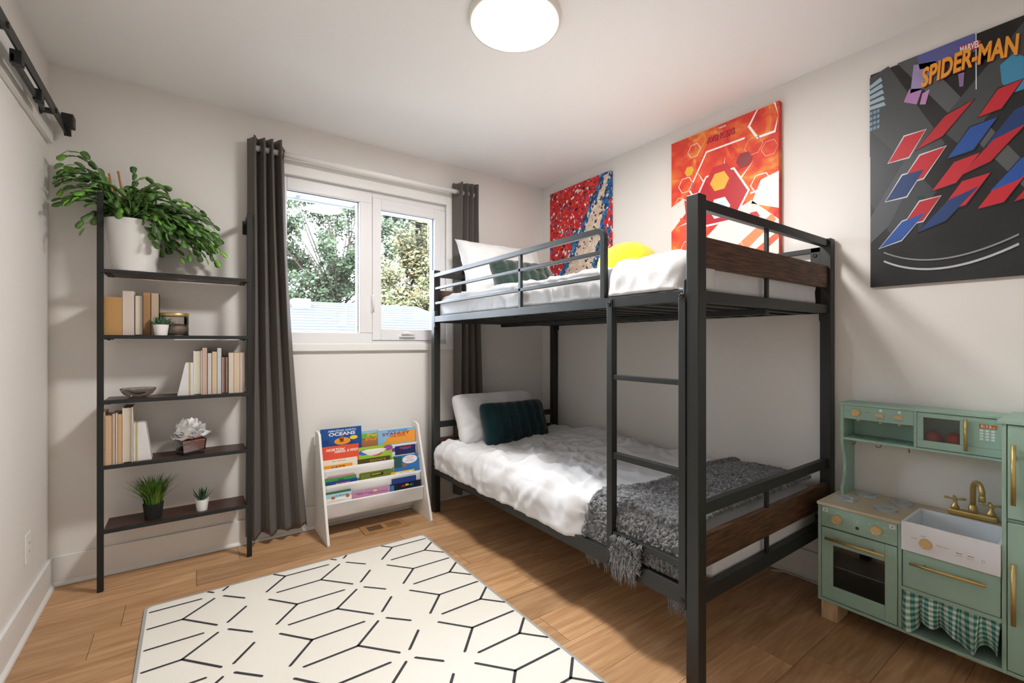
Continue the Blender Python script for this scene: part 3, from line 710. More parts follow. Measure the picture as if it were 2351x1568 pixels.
# ------------------------------------------------------------------ trailing cactus
c = at(307, 560, 1, 2.885); pz0 = SHZ[0]; PC = Vector((c.x, 2.885, pz0))
ct = thing('potted_cactus', 'large trailing holiday cactus in a white woven-texture pot on the top shelf', 'plant', PC)
mb = MB(); n = 96; hp = .245; vs = []; nz_ = 44
for i in range(nz_+1):
    f = i/nz_; rr_ = .088+(.116-.088)*f
    for k in range(n):
        a = 2*math.pi*k/n; bump_ = (-.0010 if i % 2 else 0)*(1 if 0 < i < nz_ else 0) + (-.0006 if k % 2 else 0)
        vs.append((PC.x+(rr_+bump_)*math.cos(a), PC.y+(rr_+bump_)*math.sin(a), pz0+hp*f))
fs = [(i*n+k, i*n+(k+1) % n, (i+1)*n+(k+1) % n, (i+1)*n+k) for i in range(nz_) for k in range(n)] + [tuple(range(n-1, -1, -1))]
b0 = len(vs)
for rr_, zz in ((.108, hp), (.105, hp-.02)):
    for k in range(n): a = 2*math.pi*k/n; vs.append((PC.x+rr_*math.cos(a), PC.y+rr_*math.sin(a), pz0+zz))
fs += [(nz_*n+k, nz_*n+(k+1) % n, b0+(k+1) % n, b0+k) for k in range(n)] + [(b0+k, b0+(k+1) % n, b0+n+(k+1) % n, b0+n+k) for k in range(n)]
mb.add(vs, fs); obj('pot', mb, mat('white_woven_pot', 'e6e6e4', .5), ct, smooth=True)
obj('soil', MB().lathe([(.106, hp-.03), (.1, hp-.018), (0, hp-.014)], tuple(PC), 32), mat('dark_soil', '2c2119', 1, bump=.8, bscale=90), ct)
for (xa, ya, xb, yb_) in ((250,398,266,482), (271,393,288,480)):
    p = at(xa, ya, 1, 2.84); q = at(xb, yb_, 1, 2.87); d = (q-p).normalized()
    obj('stake', MB().tube([p, q+d*.12], .0042, 8), mat('terracotta_stake', 'b5793f', .6), ct, smooth=True)
def seg_mesh(m, name):
    mb = MB()
    prof = [(0, .0022), (.1, .006), (.3, .0095), (.45, .0088), (.6, .0108), (.8, .0098), (.93, .007), (1, .0045)]
    vs = []
    for s, w in prof:
        for x, zz in ((-w, .0005), (0, .0014), (w, .0005), (0, -.0012)): vs.append((x, s*.04, zz + .003*math.sin(s*3.1)))
    fs = [(i*4+k, i*4+(k+1) % 4, i*4+4+(k+1) % 4, i*4+4+k) for i in range(len(prof)-1) for k in range(4)] + [(0,1,2,3), tuple(4*(len(prof)-1)+k for k in (3,2,1,0))]
    mb.add(vs, fs); return mesh_of(mb, m, True, None, name)
SEG = [seg_mesh(M_leaf, 'leaf_segment'), seg_mesh(M_leaf2, 'leaf_segment')]
rr = random.Random(21)
tips = [(85,380),(98,462),(112,442),(138,352),(128,362),(165,398),(124,476),(178,522),(182,538),(150,415),(105,405),(118,425),(95,392),(175,450),(140,470),(215,505),(200,500),
        (518,592),(506,612),(482,606),(442,602),(424,606),(402,566),(372,590),(347,566),(330,528),(462,540),(500,545),(512,560),(432,478),(402,486),(352,418),(300,395),(290,540),(270,500),
        (450,565),(470,575),(415,545),(390,530),(360,520),(340,500),(380,500),(420,520),(440,530),(455,505),(480,520),(495,575),(465,600),(320,560),(310,500),(335,540),(280,525),(395,520),(375,545),(410,570),(430,560),(350,470),(365,455),(390,460),(410,480)]
dense = [(rr.uniform(330,505), rr.uniform(490,590)) for k in range(52)] + [(rr.uniform(95,210), rr.uniform(385,480)) for k in range(12)] + [(rr.uniform(270,400), rr.uniform(430,520)) for k in range(30)]
nleaf = 0; extra = MB()
segl = .039
for ti, (tx, ty) in enumerate(tips + dense):
    Yt = rr.uniform(2.70, 2.96) if tx > 230 else rr.uniform(2.72, 2.95)
    if tx < 125: Yt = rr.uniform(2.88, 2.96)
    E_ = at(tx, ty, 1, Yt)
    E_.x = max(E_.x, XL+.03)
    a = rr.uniform(0, 6.28); r0 = .07*math.sqrt(rr.random()); S_ = PC + Vector((r0*math.cos(a), r0*math.sin(a), hp-.02))
    hd = Vector((E_.x-S_.x, E_.y-S_.y, 0)); lift = .10 + .30*hd.length if E_.x > S_.x else .14 + .18*hd.length
    Cn = S_ + hd*.45 + Vector((0, 0, max(0, (E_.z-S_.z))*.9 + lift*.75))
    Cn.y = min(Cn.y, 2.97)
    # arc length sampling
    bez = [S_*(1-s)**2 + Cn*2*s*(1-s) + E_*s*s for s in [k/40 for k in range(41)]]
    Ls = [0]
    for k in range(40): Ls.append(Ls[-1] + (bez[k+1]-bez[k]).length)
    nn = max(3, int(round(Ls[-1]/segl))); roll = rr.uniform(-.6, .6)
    first = 0 if Ls[-1] < .2 else 1
    for q in range(first, nn):
        def pt(l):
            l = min(max(l, 0), Ls[-1])
            for k in range(40):
                if Ls[k+1] >= l: return bez[k].lerp(bez[k+1], (l-Ls[k])/max(1e-6, Ls[k+1]-Ls[k]))
            return bez[-1]
        A = pt(q*Ls[-1]/nn); B = pt((q+1)*Ls[-1]/nn)
        d = (B-A); ln = d.length; d.normalize(); d = (d + Vector((rr.uniform(-.34,.34), rr.uniform(-.3,.3), rr.uniform(-.32,.26)))).normalized()
        toc = (CAM-A).normalized(); nrm = (Vector((rr.uniform(-.7,.7), rr.uniform(-.7,.7), 1)) + toc*rr.uniform(0, .8)); nrm = (nrm - d*nrm.dot(d)).normalized(); xx = d.cross(nrm)
        k = ln/.04*1.08; wd = rr.uniform(1.05, 1.75)
        M = Matrix(((xx.x*wd, d.x*k, nrm.x, A.x), (xx.y*wd, d.y*k, nrm.y, A.y), (xx.z*wd, d.z*k, nrm.z, A.z), (0,0,0,1)))
        tip = M @ Vector((0, .04, 0))
        if tip.y > 2.995 or A.y > 2.995 or tip.x < XL+.008: continue
        bright = 1 if (q >= nn-2 and rr.random() < .5) else 0
        if nleaf < 300 and (q >= 2 or nn < 5): inst('leaf_segment', SEG[bright], ct, M); nleaf += 1
        else:
            me = SEG[0]; extra.add([M @ v.co for v in me.vertices], [tuple(p.vertices) for p in me.polygons])
obj('leaf_mass', extra, M_leaf, ct, smooth=True, kind='stuff')

# ------------------------------------------------------------------ curtains and rod
def curtain(label, xt0, xt1, xb0, xb1, nf, phase, zt=2.302, zb=.055, Yc=2.925, seed=0):
    t = thing('curtain', label, 'curtain', ((xb0+xb1)/2, Yc, zb))
    mb = MB()
    def fn(a, b):
        h = b; s = a
        k = h**1.5
        x0 = xt0+(xb0-xt0)*k; x1 = xt1+(xb1-xt1)*k
        ph = 2*math.pi*nf*s + phase
        amp = .046 + .012*math.sin(h*4+seed) 
        sh = math.sin(ph); y = Yc + amp*math.copysign(abs(sh)**.75, sh)*(1-.15*h) + .006*fbm((s*6, h*3, seed), 2)
        x = x0+(x1-x0)*s + .010*math.sin(ph*2)*(1-h*.5) + .004*fbm((s*4, h*2, seed+3), 2)
        z = zt+(zb-zt)*h + (.010*math.sin(ph*.9+1) if b < .02 else 0) + (.012*math.sin(ph*.8+seed) if b > .98 else 0)
        return Vector((x, min(y, YB-.022), z))
    mb.grid(fn, 120, 60); obj('cloth', mb, M_curtain, t, smooth=True, solid=.0025)
    mb = MB()
    def hem(a, b):
        p = fn(a, 1-.036-.0015*b); return Vector((p.x, p.y-.0016, p.z))
    mb.grid(hem, 120, 1); obj('hem_stitch', mb, mat('dark_stitch', '3c3835', .9), t)
    return t, fn
lc, lfn = curtain('dark taupe curtain bunched beside the ladder shelf', .287, .462, .272, .592, 4, 2.2, seed=1)
rc, rfn = curtain('dark taupe curtain hanging behind the bunk bed head', 1.583, 1.760, 1.57, 1.86, 4, .6, zt=2.312, seed=2)
rod = thing('curtain_rod', 'white curtain rod above the window', 'curtain rod', (1.03, 2.925, 2.236))
obj('pole', MB().tube([(.300,2.925,2.243),(1.745,2.925,2.243)], .0165, 24), M_rod, rod, smooth=True)
for x in (.296, 1.735): obj('finial', MB().lathe([(0,0),(.017,.002),(.017,.012),(0,.014)], (x, 2.925, 2.243), 20, (1,0,0)), M_rod, rod)
for x in (.32, 1.72): obj('rod_bracket', MB().box(x-.006, x+.006, 2.93, YB, 2.232, 2.244), M_rod, rod)
for crt, xs in ((lc, (.335, .382, .428, .455)), (rc, (1.593, 1.632, 1.675, 1.72))):
    for x in xs:
        mb = MB(); pts = [(x+.003*math.sin(a), 2.925+.024*math.cos(a), 2.243+.024*math.sin(a)) for a in [2*math.pi*k/20 for k in range(21)]]
        mb.tube(pts, .0035, 6, cap=False); obj('grommet', mb, mat('grommet_steel', '8c8a86', .35, metal=1), crt, smooth=True)

# ------------------------------------------------------------------ children's sling book rack
RX0, RX1 = .638, 1.268
rk = thing('book_rack', 'white slanted sling book rack on the floor under the window', 'book rack', ((RX0+RX1)/2, 2.83, 0))
M_rack = mat('white_melamine', 'f0f0ee', .4)
for x in (RX0, RX1):
    pts = [(x, 2.975, 0), (x, 2.675, 0), (x, 2.672, .01), (x, 2.885, .592), (x, 2.90, .602), (x, 2.93, .607), (x, 2.975, .607)]
    sp = obj('side_panel', MB().prism(pts, (.014, 0, 0)), M_rack, rk, bev=.0015)
    for yy, zz in ((2.90,.545),(2.88,.46),(2.855,.38),(2.828,.29),(2.78,.2)):
        if x == RX0: obj('screw_cap', MB().lathe([(.004,0),(.004,.001),(0,.0012)], (x, yy, zz), 10, (-1,0,0)), mat('grey_cap', 'b9b9b9', .4, metal=.6), sp)
obj('back_stretcher', MB().box(RX0+.014, RX1, 2.955, 2.967, .03, .10), M_rack, rk)
obj('back_stretcher', MB().box(RX0+.014, RX1, 2.955, 2.967, .50, .57), M_rack, rk)
BARS = [(2.895, .470), (2.862, .383), (2.832, .292), (2.786, .200)]
M_sling = mat('white_sling_fabric', 'e9e8e6', .9, spec=.1)
M_mesh = glass_mat('sheer_mesh', 'cfcac6', .0)
def sheer():
    m = bpy.data.materials.new('sheer_sling'); m.use_nodes = True; nt = m.node_tree; nt.nodes.clear(); o = nt.nodes.new('ShaderNodeOutputMaterial')
    t = nt.nodes.new('ShaderNodeBsdfTransparent'); d = nt.nodes.new('ShaderNodeBsdfDiffuse'); d.inputs[0].default_value = lin('eceae8'); mx = nt.nodes.new('ShaderNodeMixShader'); mx.inputs[0].default_value = .72
    nt.links.new(t.outputs[0], mx.inputs[1]); nt.links.new(d.outputs[0], mx.inputs[2]); nt.links.new(mx.outputs[0], o.inputs[0]); return m
M_sheer = sheer()
ALPHA = math.radians(5); VV = Vector((0, math.sin(ALPHA), math.cos(ALPHA))); NN = Vector((0, -math.cos(ALPHA), math.sin(ALPHA)))
for q, (by, bz) in enumerate(BARS):
    ba = obj('sling_bar', MB().tube([(RX0+.014, by, bz), (RX1, by, bz)], .0065, 14), M_rack, rk, smooth=True)
    # fabric: wraps the bar, hangs to a pocket, climbs behind
    bot = bz-.085; prof = [(by-.0070, bz+.0), (by-.0075, bz-.01), (by-.0078, bot+.01), (by-.002, bot), (by+.020, bot-.002), (by+.029, bot+.01), (by+.031, bz+.03)]
    mb = MB(); mb.grid(lambda a, b: Vector((RX0+.018+(RX1-RX0-.022)*a, prof[int(round(b*6))][0] + (.004*math.sin(a*9) if 0 < b < .5 else 0), prof[int(round(b*6))][1])), 24, 6)
    obj('sling', mb, M_sheer if q == 3 else M_sling, rk, smooth=True, solid=.0008 if q != 3 else 0)
c5 = lambda x, y: (700+x/4.75, 950+y/4.75)
def kbook(row, lift, tl, tr, thick, cover, label, depth=None, pages='efebe2', spine=None, extra=None, words=(), shapes=(), hidden=.07, name='picture_book'):
    """tl, tr: top corners in the zoomed crop; the book leans in its pocket, lift = distance in front of the row's back plane"""
    by, bz = BARS[row]; thick = min(thick, .009); o = Vector((0, by+.026, bz)) + NN*(.0055+lift*.45)
    a = atp(*c5(*tl), o, NN); b = atp(*c5(*tr), o, NN); a.x = max(a.x, RX0+.019); b.x = min(b.x, RX1-.005)
    w = b.x-a.x; top = (a.z+b.z)/2; vt = (top-o.z)/VV.z; vb = -hidden; h = vt-vb
    p0 = Vector((a.x, 0, 0)) + Vector((0, o.y, o.z)) + VV*vb
    U = Vector((1,0,0)); t = thing(name, label, 'book', tuple(p0 + U*w/2 - NN*thick/2), 'picture books in the sling rack')
    hard = thick > .009; ct = .0016
    mc = pm(cover, .35)
    cv = obj('cover', MB().obox(p0-NN*ct, U*w, VV*h, NN*ct), mc, t)
    obj('back_cover', MB().obox(p0-NN*thick, U*w, VV*h, NN*ct), pm(spine or cover, .4), t)
    obj('spine', MB().obox(p0-NN*thick, U*ct, VV*h, NN*thick), pm(spine or cover, .4), t)
    obj('pages', MB().obox(p0-NN*(thick-ct)+U*ct, U*(w-ct*2.5), VV*(h-.003), NN*(thick-2*ct)), pm(pages, .8), t)
    W_, H_ = w, vt          # visible part measured from the pocket line; fractions of cover width / metres from the top
    for s in words:
        txt, col, x0, x1, d0, d1 = s[:6]; kw = s[6] if len(s) > 6 else {}
        text(txt, pm(col), cv, p0 + U*w*x0 + VV*(h-d1) + NN*.0005, U, VV, w*(x1-x0), d1-d0, **kw)
    for s in shapes:
        kind, col = s[:2]
        if kind != 'pts': x, d, sx, sy = s[2:6]
        if kind == 'ell':
            mb = MB(); ce = p0 + U*w*x + VV*(h-d) + NN*.0003
            mb.poly([ce + U*w*sx*math.cos(k*.2618) + VV*sy*math.sin(k*.2618) for k in range(24)])
        elif kind == 'rect':
            mb = MB(); ce = p0 + U*w*x + VV*(h-d) + NN*.00022; mb.poly([ce, ce+U*w*sx, ce+U*w*sx+VV*sy, ce+VV*sy])
        else:
            mb = MB(); mb.poly([p0 + U*w*px_ + VV*(h-dd) + NN*.00026 for px_, dd in s[2]])
        obj('cover_print', mb, pm(col), cv)
    return t
# row one (back)
kbook(0, .002, (345,150), (520,150), .006, '3f9a3c', 'green board book with a rounded top peeking over the oceans book', shapes=())
kbook(0, .016, (165,165), (615,140), .011, '12519a', 'blue picture book titled Amazing Earth Oceans', words=(('AMAZING EARTH','e8eef2',.17,.86,.010,.022,{'bold':.01}), ('OCEANS','f2f2ea',.19,.84,.026,.047,{'bold':.03})),
      shapes=(('ell','f0a030',.52,.082,.20,.022), ('ell','d8542c',.50,.066,.06,.012), ('ell','f2d23c',.80,.066,.10,.012), ('ell','fbe9c0',.5,.080,.055,.008), ('ell','1c3f78',.5,.080,.03,.0045), ('ell','0d3d7c',.12,.078,.08,.016)))
kbook(0, .010, (610,192), (800,178), .010, '8cc4e8', 'light blue and green picture book beside the blue oceans one', words=(('The Adve','c9dff0',.30,.98,.008,.014), ('Pal','f3b13c',.35,.98,.018,.036,{'bold':.04}), ('Puf','e98b3a',.25,.95,.042,.062,{'bold':.04})),
      shapes=(('rect','6fb23c',0,.050,1,.034), ('rect','a8704a',0,.12,1,.074)))
kbook(0, .018, (790,178), (1212,147), .007, '86bfe6', 'light blue and orange picture book titled Stanley the Dog', words=(('BOBBY BONES','2f5f8c',.28,.80,.008,.018,{'bold':.01}), ('STANLEY','b5202c',.12,.86,.021,.039,{'bold':.03}), ('THE DOG','8c1f28',.32,.74,.043,.052,{'bold':.02})),
      shapes=(('pts','f0a23a',((1,.013),(1,.095),(.10,.095),(.3,.045),(.6,.026))), ('rect','5c6a62',.78,.075,.22,.024)))
# row two
kbook(1, .004, (186,362), (560,330), .008, 'a52a2a', 'dark red picture book showing behind the orange-red one')
kbook(1, .014, (190,362), (585,327), .008, 'e8553a', 'orange-red picture book titled Horton Hears a Who', words=(('HORTON','fbf3ea',.10,.60,.014,.030,{'shear':.2,'bold':.03}), ('HEARS','fbf3ea',.32,.63,.030,.043,{'shear':.2,'bold':.03}), ('A WHO!','fbf3ea',.66,.98,.026,.043,{'shear':.2,'bold':.03})))
kbook(1, .022, (190,508), (572,472), .004, 'efe6cf', 'cream picture book with small brown print before the orange-red one', words=(('BY MYRA','8a5a44',.28,.66,.008,.015),))
kbook(1, .028, (195,574), (518,532), .005, 'f0a034', 'yellow-orange thin book printed CAT\'S in the second pocket', words=(('CAT\'S','3a2418',.28,.74,.008,.020,{'bold':.02}),))
kbook(1, .008, (578,376), (948,322), .008, '9fc53a', 'lime green picture book in the second pocket', shapes=(('ell','2f6fb8',.16,.034,.15,.016), ('ell','c62a30',.52,.044,.19,.018), ('ell','9a4fa0',.88,.022,.14,.018)))
kbook(1, .020, (572,500), (930,455), .012, '4a4a22', 'dark olive book printed DOG\'S in the second pocket', spine='d9a82c', words=(('DOG\'S','e0993a',.38,.86,.010,.022,{'bold':.01}),))
kbook(1, .006, (946,352), (1206,312), .009, 'd9dfe8', 'pale book with a purple corner behind the navy one', shapes=(('rect','6a3f8c',0,.04,.25,.024),))
kbook(1, .017, (985,356), (1206,330), .006, '1c2260', 'navy book titled Coco in the second pocket', words=(('COCO','d9483a',.20,.78,.008,.019,{'bold':.05}),), shapes=(('rect','3a8fc4',.36,.024,.28,.003),))
kbook(1, .026, (944,462), (1198,422), .010, 'dfe9dc', 'white book with a light green edge before the navy one', spine='7fbf52', shapes=(('rect','8cc860',0,.030,.16,.026),))
# row three
kbook(2, .004, (214,684), (546,646), .004, 'cf8fa0', 'thin pink book in the third pocket')
kbook(2, .012, (214,708), (560,664), .007, '3f9a54', 'green book behind the navy one in the third pocket', words=(('WI','1c2c1c',.40,.60,.012,.022,{'bold':.02}),))
kbook(2, .024, (236,748), (570,698), .010, '1d3f8c', 'navy board book with orange letters in the third pocket', words=(('BOOK','e8843a',.30,.78,.012,.024,{'bold':.03}),))
kbook(2, .006, (590,600), (966,548), .012, '4f9a4a', 'green picture book with a red spine in the third pocket', spine='c23a32', shapes=(('ell','d8c23a',.65,.02,.2,.01),))
kbook(2, .018, (606,655), (936,590), .012, '6f7f2c', 'olive green book titled Diary in the third pocket', spine='c6484a', words=(('DIARY','e8d83a',.36,.68,.014,.024,{'bold':.02}),), shapes=(('rect','23241c',.32,.03,.42,.018), ('rect','4a5a20',.02,.010,.9,.003)))
kbook(2, .014, (972,468), (1242,428), .010, '2f78c0', 'blue board book with a pale moon titled I Love You More', spine='a83a3a', words=(('I LOVE','c9606a',.46,.80,.010,.020), ('YOU','c9606a',.52,.74,.023,.031), ('MORE','c9606a',.46,.80,.034,.043)), shapes=(('ell','eef0f4',.64,.030,.31,.027), ('rect','2a5a54',0,.075,.30,.07), ('ell','b5652c',.42,.062,.09,.012)))
kbook(2, .028, (936,640), (1196,602), .004, 'e8b83c', 'thin yellow book before the blue moon one', words=(('AND THE LION','5a4020',.36,.76,.008,.012),), shapes=(('rect','f2efe6',.20,.03,.7,.024),))
# row four
kbook(3, .002, (226,858), (500,826), .005, '3a6a4a', 'thin dark green book at the back of the bottom pocket')
kbook(3, .012, (226,890), (510,838), .007, 'a9d4e6', 'pale blue board book printed Llama in the bottom pocket', words=(('Llama','2f3a2c',.36,.86,.008,.018,{'shear':.3}),), shapes=(('ell','d8582c',.84,.024,.08,.010), ('ell','b5653a',.28,.024,.08,.010), ('rect','f0f2f0',0,.06,1,.035)))
kbook(3, .024, (231,948), (450,912), .004, 'f0ece2', 'thin off-white booklet at the front of the bottom pocket', words=(('AN ANIMAL STORY BOOK','6a5a4a',.12,.86,.008,.011),))
kbook(3, .008, (690,812), (925,797), .004, '8a9ac0', 'thin grey-blue book behind the pink one in the bottom pocket')
kbook(3, .016, (512,838), (928,803), .008, 'c98fb4', 'pink and lilac picture book titled Ten Little', words=(('TEN','5a3a6a',.05,.26,.010,.018), ('LITTLE','5a3a6a',.16,.52,.013,.022), ('DRAGONS','5a3a6a',.44,.92,.020,.028)), shapes=(('ell','f0d88a',.60,.012,.05,.006),))
kbook(3, .004, (950,714), (1212,668), .009, '27408c', 'navy book with a teal spine behind the black alphabet one', spine='2f8a8c')
kbook(3, .018, (930,775), (1265,718), .014, '141a2c', 'black board book printed ABC in the bottom pocket', pages='f2eadc', words=(('A','d8382c',.34,.47,.014,.026,{'bold':.05}), ('B','e8c83a',.48,.60,.010,.022,{'bold':.05}), ('C','3a9a8c',.62,.74,.014,.026,{'bold':.05})), shapes=(('rect','2f7fb8',0,.04,.12,.034),))
# things standing low in the sheer pocket
kbook(3, .031, (490,985), (690,940), .004, 'e8dccc', 'cream animals book seen through the sheer bottom pocket', hidden=.080, words=(('ANIMALS','7a4a4a',.12,.92,.008,.018),), shapes=(('rect','b58a8c',.1,.04,.8,.010), ('rect','9a9a9c',.2,.055,.5,.008)))
kbook(3, .030, (236,1010), (420,985), .004, 'c98f98', 'dusty pink book seen through the sheer bottom pocket', hidden=.080)

# ------------------------------------------------------------------ rug
gx0, gx1, gy0, gy1 = -.150, 1.148, .62, 2.518
M_rug = mat('ivory_rug', 'f0ede4', .85, nz=.06, scale=300, spec=.15, bump=.1, bscale=600)
rug = thing('rug', 'ivory low-pile rug printed with charcoal broken cube lines', 'rug', ((gx0+gx1)/2, (gy0+gy1)/2, 0))
def rrect(x0, x1, y0, y1, r, n=6):
    p = []
    for cx_, cy_, a0 in ((x1-r, y1-r, 0), (x0+r, y1-r, 90), (x0+r, y0+r, 180), (x1-r, y0+r, 270)):
        p += [(cx_+r*math.cos(math.radians(a0+90*k/n)), cy_+r*math.sin(math.radians(a0+90*k/n))) for k in range(n+1)]
    return p
obj('pile', MB().prism([(x, y, .0004) for x, y in rrect(gx0, gx1, gy0, gy1, .03)], (0,0,.006)), M_rug, rug)
pp = rrect(gx0, gx1, gy0, gy1, .03); pi_ = rrect(gx0+.011, gx1-.011, gy0+.011, gy1-.011, .022); n = len(pp)
mb = MB(); mb.add([(x, y, .0068) for x, y in pp]+[(x, y, .0068) for x, y in pi_]+[(x, y, .0004) for x, y in pp], [(i, (i+1) % n, n+(i+1) % n, n+i) for i in range(n)]+[(2*n+i, 2*n+(i+1) % n, (i+1) % n, i) for i in range(n)])
obj('border', mb, mat('grey_binding', 'a9aaa8', .85), rug)
UNIT = [((-.093,.112),(0,0)), ((0,0),(.200,-.002)), ((0,0),(-.094,-.104)), ((.247,-.03),(.133,-.136)), ((.133,-.136),(-.054,-.138)), ((.133,-.136),(.246,-.264)), ((.284,-.03),(.357,-.104)), ((.356,-.182),(.284,-.267))]
lw = .0062; M_line = mat('charcoal_print', '3b3d42', .8, nz=.3, scale=200)
def clip(p, q, x0, x1, y0, y1):
    t0, t1 = 0.0, 1.0; dx, dy = q[0]-p[0], q[1]-p[1]
    for pp_, qq in ((-dx, p[0]-x0), (dx, x1-p[0]), (-dy, p[1]-y0), (dy, y1-p[1])):
        if abs(pp_) < 1e-9:
            if qq < 0: return None
        else:
            r_ = qq/pp_
            if pp_ < 0: t0 = max(t0, r_)
            else: t1 = min(t1, r_)
    if t0 >= t1: return None
    return (p[0]+dx*t0, p[1]+dy*t0), (p[0]+dx*t1, p[1]+dy*t1)
for i in range(-2, 4):
    for j in range(-7, 3):
        ox, oy = .389+.539*i, 2.161+.293*j
        for p, q in UNIT:
            s = clip((ox+p[0], oy+p[1]), (ox+q[0], oy+q[1]), gx0+.022, gx1-.014, gy0+.02, gy1-.014)
            if not s: continue
            (xa, ya_), (xb, yb_) = s; d = Vector((xb-xa, yb_-ya_, 0)); 
            if d.length < .01: continue
            d.normalize(); e = Vector((-d.y, d.x, 0)); A = Vector((xa, ya_, .0069)); B = Vector((xb, yb_, .0069))
            obj('printed_stroke', MB().poly([A-e*lw*.7-d*.001, B-e*lw*.7+d*.001, B-e*lw*.4+d*.005, B+e*lw*.4+d*.005, B+e*lw, A+e*lw, A+e*lw*.4-d*.005, A-e*lw*.4-d*.005]), M_line, rug)

# ------------------------------------------------------------------ floor vent
vt_ = thing('floor_register', 'wooden floor vent with slots in front of the book rack', 'floor vent', (1.0, 2.78, 0))
vx0, vx1, vy0, vy1 = .862, 1.135, 2.705, 2.86
M_vent = mat('oak_vent', 'b78a58', .5, nz=.3, scale=5, stretch=(3, 30, 30))
ix0, ix1, iy0, iy1 = vx0+.034, vx1-.034, vy0+.038, vy1-.038
for bx in ((vx0, vx1, vy0, iy0), (vx0, vx1, iy1, vy1), (vx0, ix0, iy0, iy1), (ix1, vx1, iy0, iy1), ((ix0+ix1)/2-.012, (ix0+ix1)/2+.012, iy0, iy1)):
    obj('frame', MB().box(*bx, .0003, .0055), M_vent, vt_, bev=.0012)
for s in (0, 1):
    xa = ix0 if s == 0 else (ix0+ix1)/2+.012; xb = (ix0+ix1)/2-.012 if s == 0 else ix1
    for k in range(9):
        x = xa + (xb-xa)*(k+.5)/9
        hw = .0017 if s == 0 else .0032; obj('slat', MB().box(x-hw, x+hw, iy0-.001, iy1+.001, .0006, .0022), M_vent, vt_)
obj('duct_shade_sheet', MB().box(ix0, ix1, iy0, iy1, .0001, .0005), mat('duct_shade', '17120e', .9), vt_)  # thin near-black sheet under the slats paints the shade inside the duct

# ------------------------------------------------------------------ outlet on the left wall
oz = .317; oy_ = 2.645
ot = thing('outlet', 'white wall outlet plate low on the left wall', 'outlet', (XL, oy_, oz-.058))
pl_ = obj('plate', MB().box(XL, XL+.006, oy_-.036, oy_+.036, oz-.058, oz+.058), mat('white_plastic', 'efeee9', .35), ot, bev=.002)
obj('receptacle', MB().box(XL+.006, XL+.008, oy_-.017, oy_+.017, oz-.034, oz+.034), mat('white_plastic', 'efeee9', .35), ot, bev=.001)
for zz in (oz+.017, oz-.017):
    for dy in (-.006, .006): obj('slot', MB().box(XL+.008, XL+.0083, oy_+dy-.0012, oy_+dy+.0012, zz-.004, zz+.005), M_black, pl_)

# ------------------------------------------------------------------ sliding door track on the left wall
M_track = mat('black_steel', '252724', .45, nz=.1, scale=100)
hb_ = tag(obj('header_board', MB().box(XL, XL+.020, -.35, 2.975, 2.075, 2.225), M_trim, bev=.002), 'white header board on the left wall behind the black door track', 'board')
bt = thing('barn_door_track', 'black sliding barn door track on a white board', 'door track', (XL+.06, 1.6, 2.12))
tx0, tx1 = XL+.062, XL+.069
obj('flat_rail', MB().box(tx0, tx1, -.35, 2.945, 2.126, 2.168), M_track, bt, bev=.001)
for yy in (2.085, 2.735, 1.4, .7):
    sp = obj('standoff', MB().lathe([(.012, 0), (.012, .036)], (XL+.026, yy, 2.140), 16, (1,0,0)), M_track, bt, smooth=False)
    obj('flange', MB().lathe([(.019, 0), (.019, .006), (.013, .007)], (XL+.020, yy, 2.140), 16, (1,0,0)), M_track, sp)
    obj('lag_bolt', MB().lathe([(.011, 0), (.011, .006), (0, .007)], (tx1, yy, 2.146), 6, (1,0,0)), M_track, sp)
# hanger strap with clamp below the rail
for ya_, yb_ in ((2.20, 2.60),):
    hs_ = obj('hanger_bar', MB().box(XL+.050, XL+.060, ya_, yb_, 2.086, 2.112), M_track, bt, bev=.001)
    obj('clamp', MB().box(XL+.048, XL+.078, ya_+.0, ya_+.035, 2.082, 2.128), M_black, hs_, bev=.002)
    obj('clamp', MB().box(XL+.048, XL+.074, yb_-.12, yb_-.08, 2.08, 2.124), M_black, hs_, bev=.002)
es = obj('end_stop', MB().box(XL+.058, XL+.100, 2.895, 2.955, 2.150, 2.205), M_black, bt, bev=.003)
obj('stop_lip', MB().prism([(XL+.060, 2.91, 2.152), (XL+.060, 2.955, 2.152), (XL+.060, 2.955, 2.118)], (.025, 0, 0)), M_track, bt)

# ------------------------------------------------------------------ wall art on the right wall
def canvas(name, label, y_left, y_right, z0, z1, dp, edge_m):
    t = thing(name, label, 'wall art', (XR-dp/2, (y_left+y_right)/2, z0))
    obj('panel', MB().box(XR-dp, XR, y_right, y_left, z0, z1), edge_m, t, bev=.002)
    x = XR-dp
    def P(u, v, k=1): return Vector((x-.0007*k, y_left+(y_right-y_left)*u, z0+(z1-z0)*v))
    return t, P
def print_poly(t, P, pts, col, k=1, name='print_shape', m=None):
    return obj(name, MB().poly([P(u, v, k) for u, v in pts][::-1]), m or pm(col, .4), t)
def ribbon(pts, w0, w1, n=20):
    """smooth quadratic strip through three points, tapering w0 -> w1, in (u, v) of the print"""
    (a, b, c_) = pts; L, R = [], []
    for i in range(n+1):
        s = i/n; x = a[0]*(1-s)**2+2*b[0]*s*(1-s)+c_[0]*s*s; y_ = a[1]*(1-s)**2+2*b[1]*s*(1-s)+c_[1]*s*s
        dx = 2*(b[0]-a[0])*(1-s)+2*(c_[0]-b[0])*s; dy = 2*(b[1]-a[1])*(1-s)+2*(c_[1]-b[1])*s; l = math.hypot(dx, dy) or 1
        w = w0+(w1-w0)*s; L.append((x-dy/l*w, y_+dx/l*w)); R.append((x+dy/l*w, y_-dx/l*w))
    return L + R[::-1]
def hexa(cx_, cy_, r, asp=1.5, rot=0): return [(cx_+r*math.cos(rot+k*math.pi/3), cy_+r/asp*math.sin(rot+k*math.pi/3)) for k in range(6)]
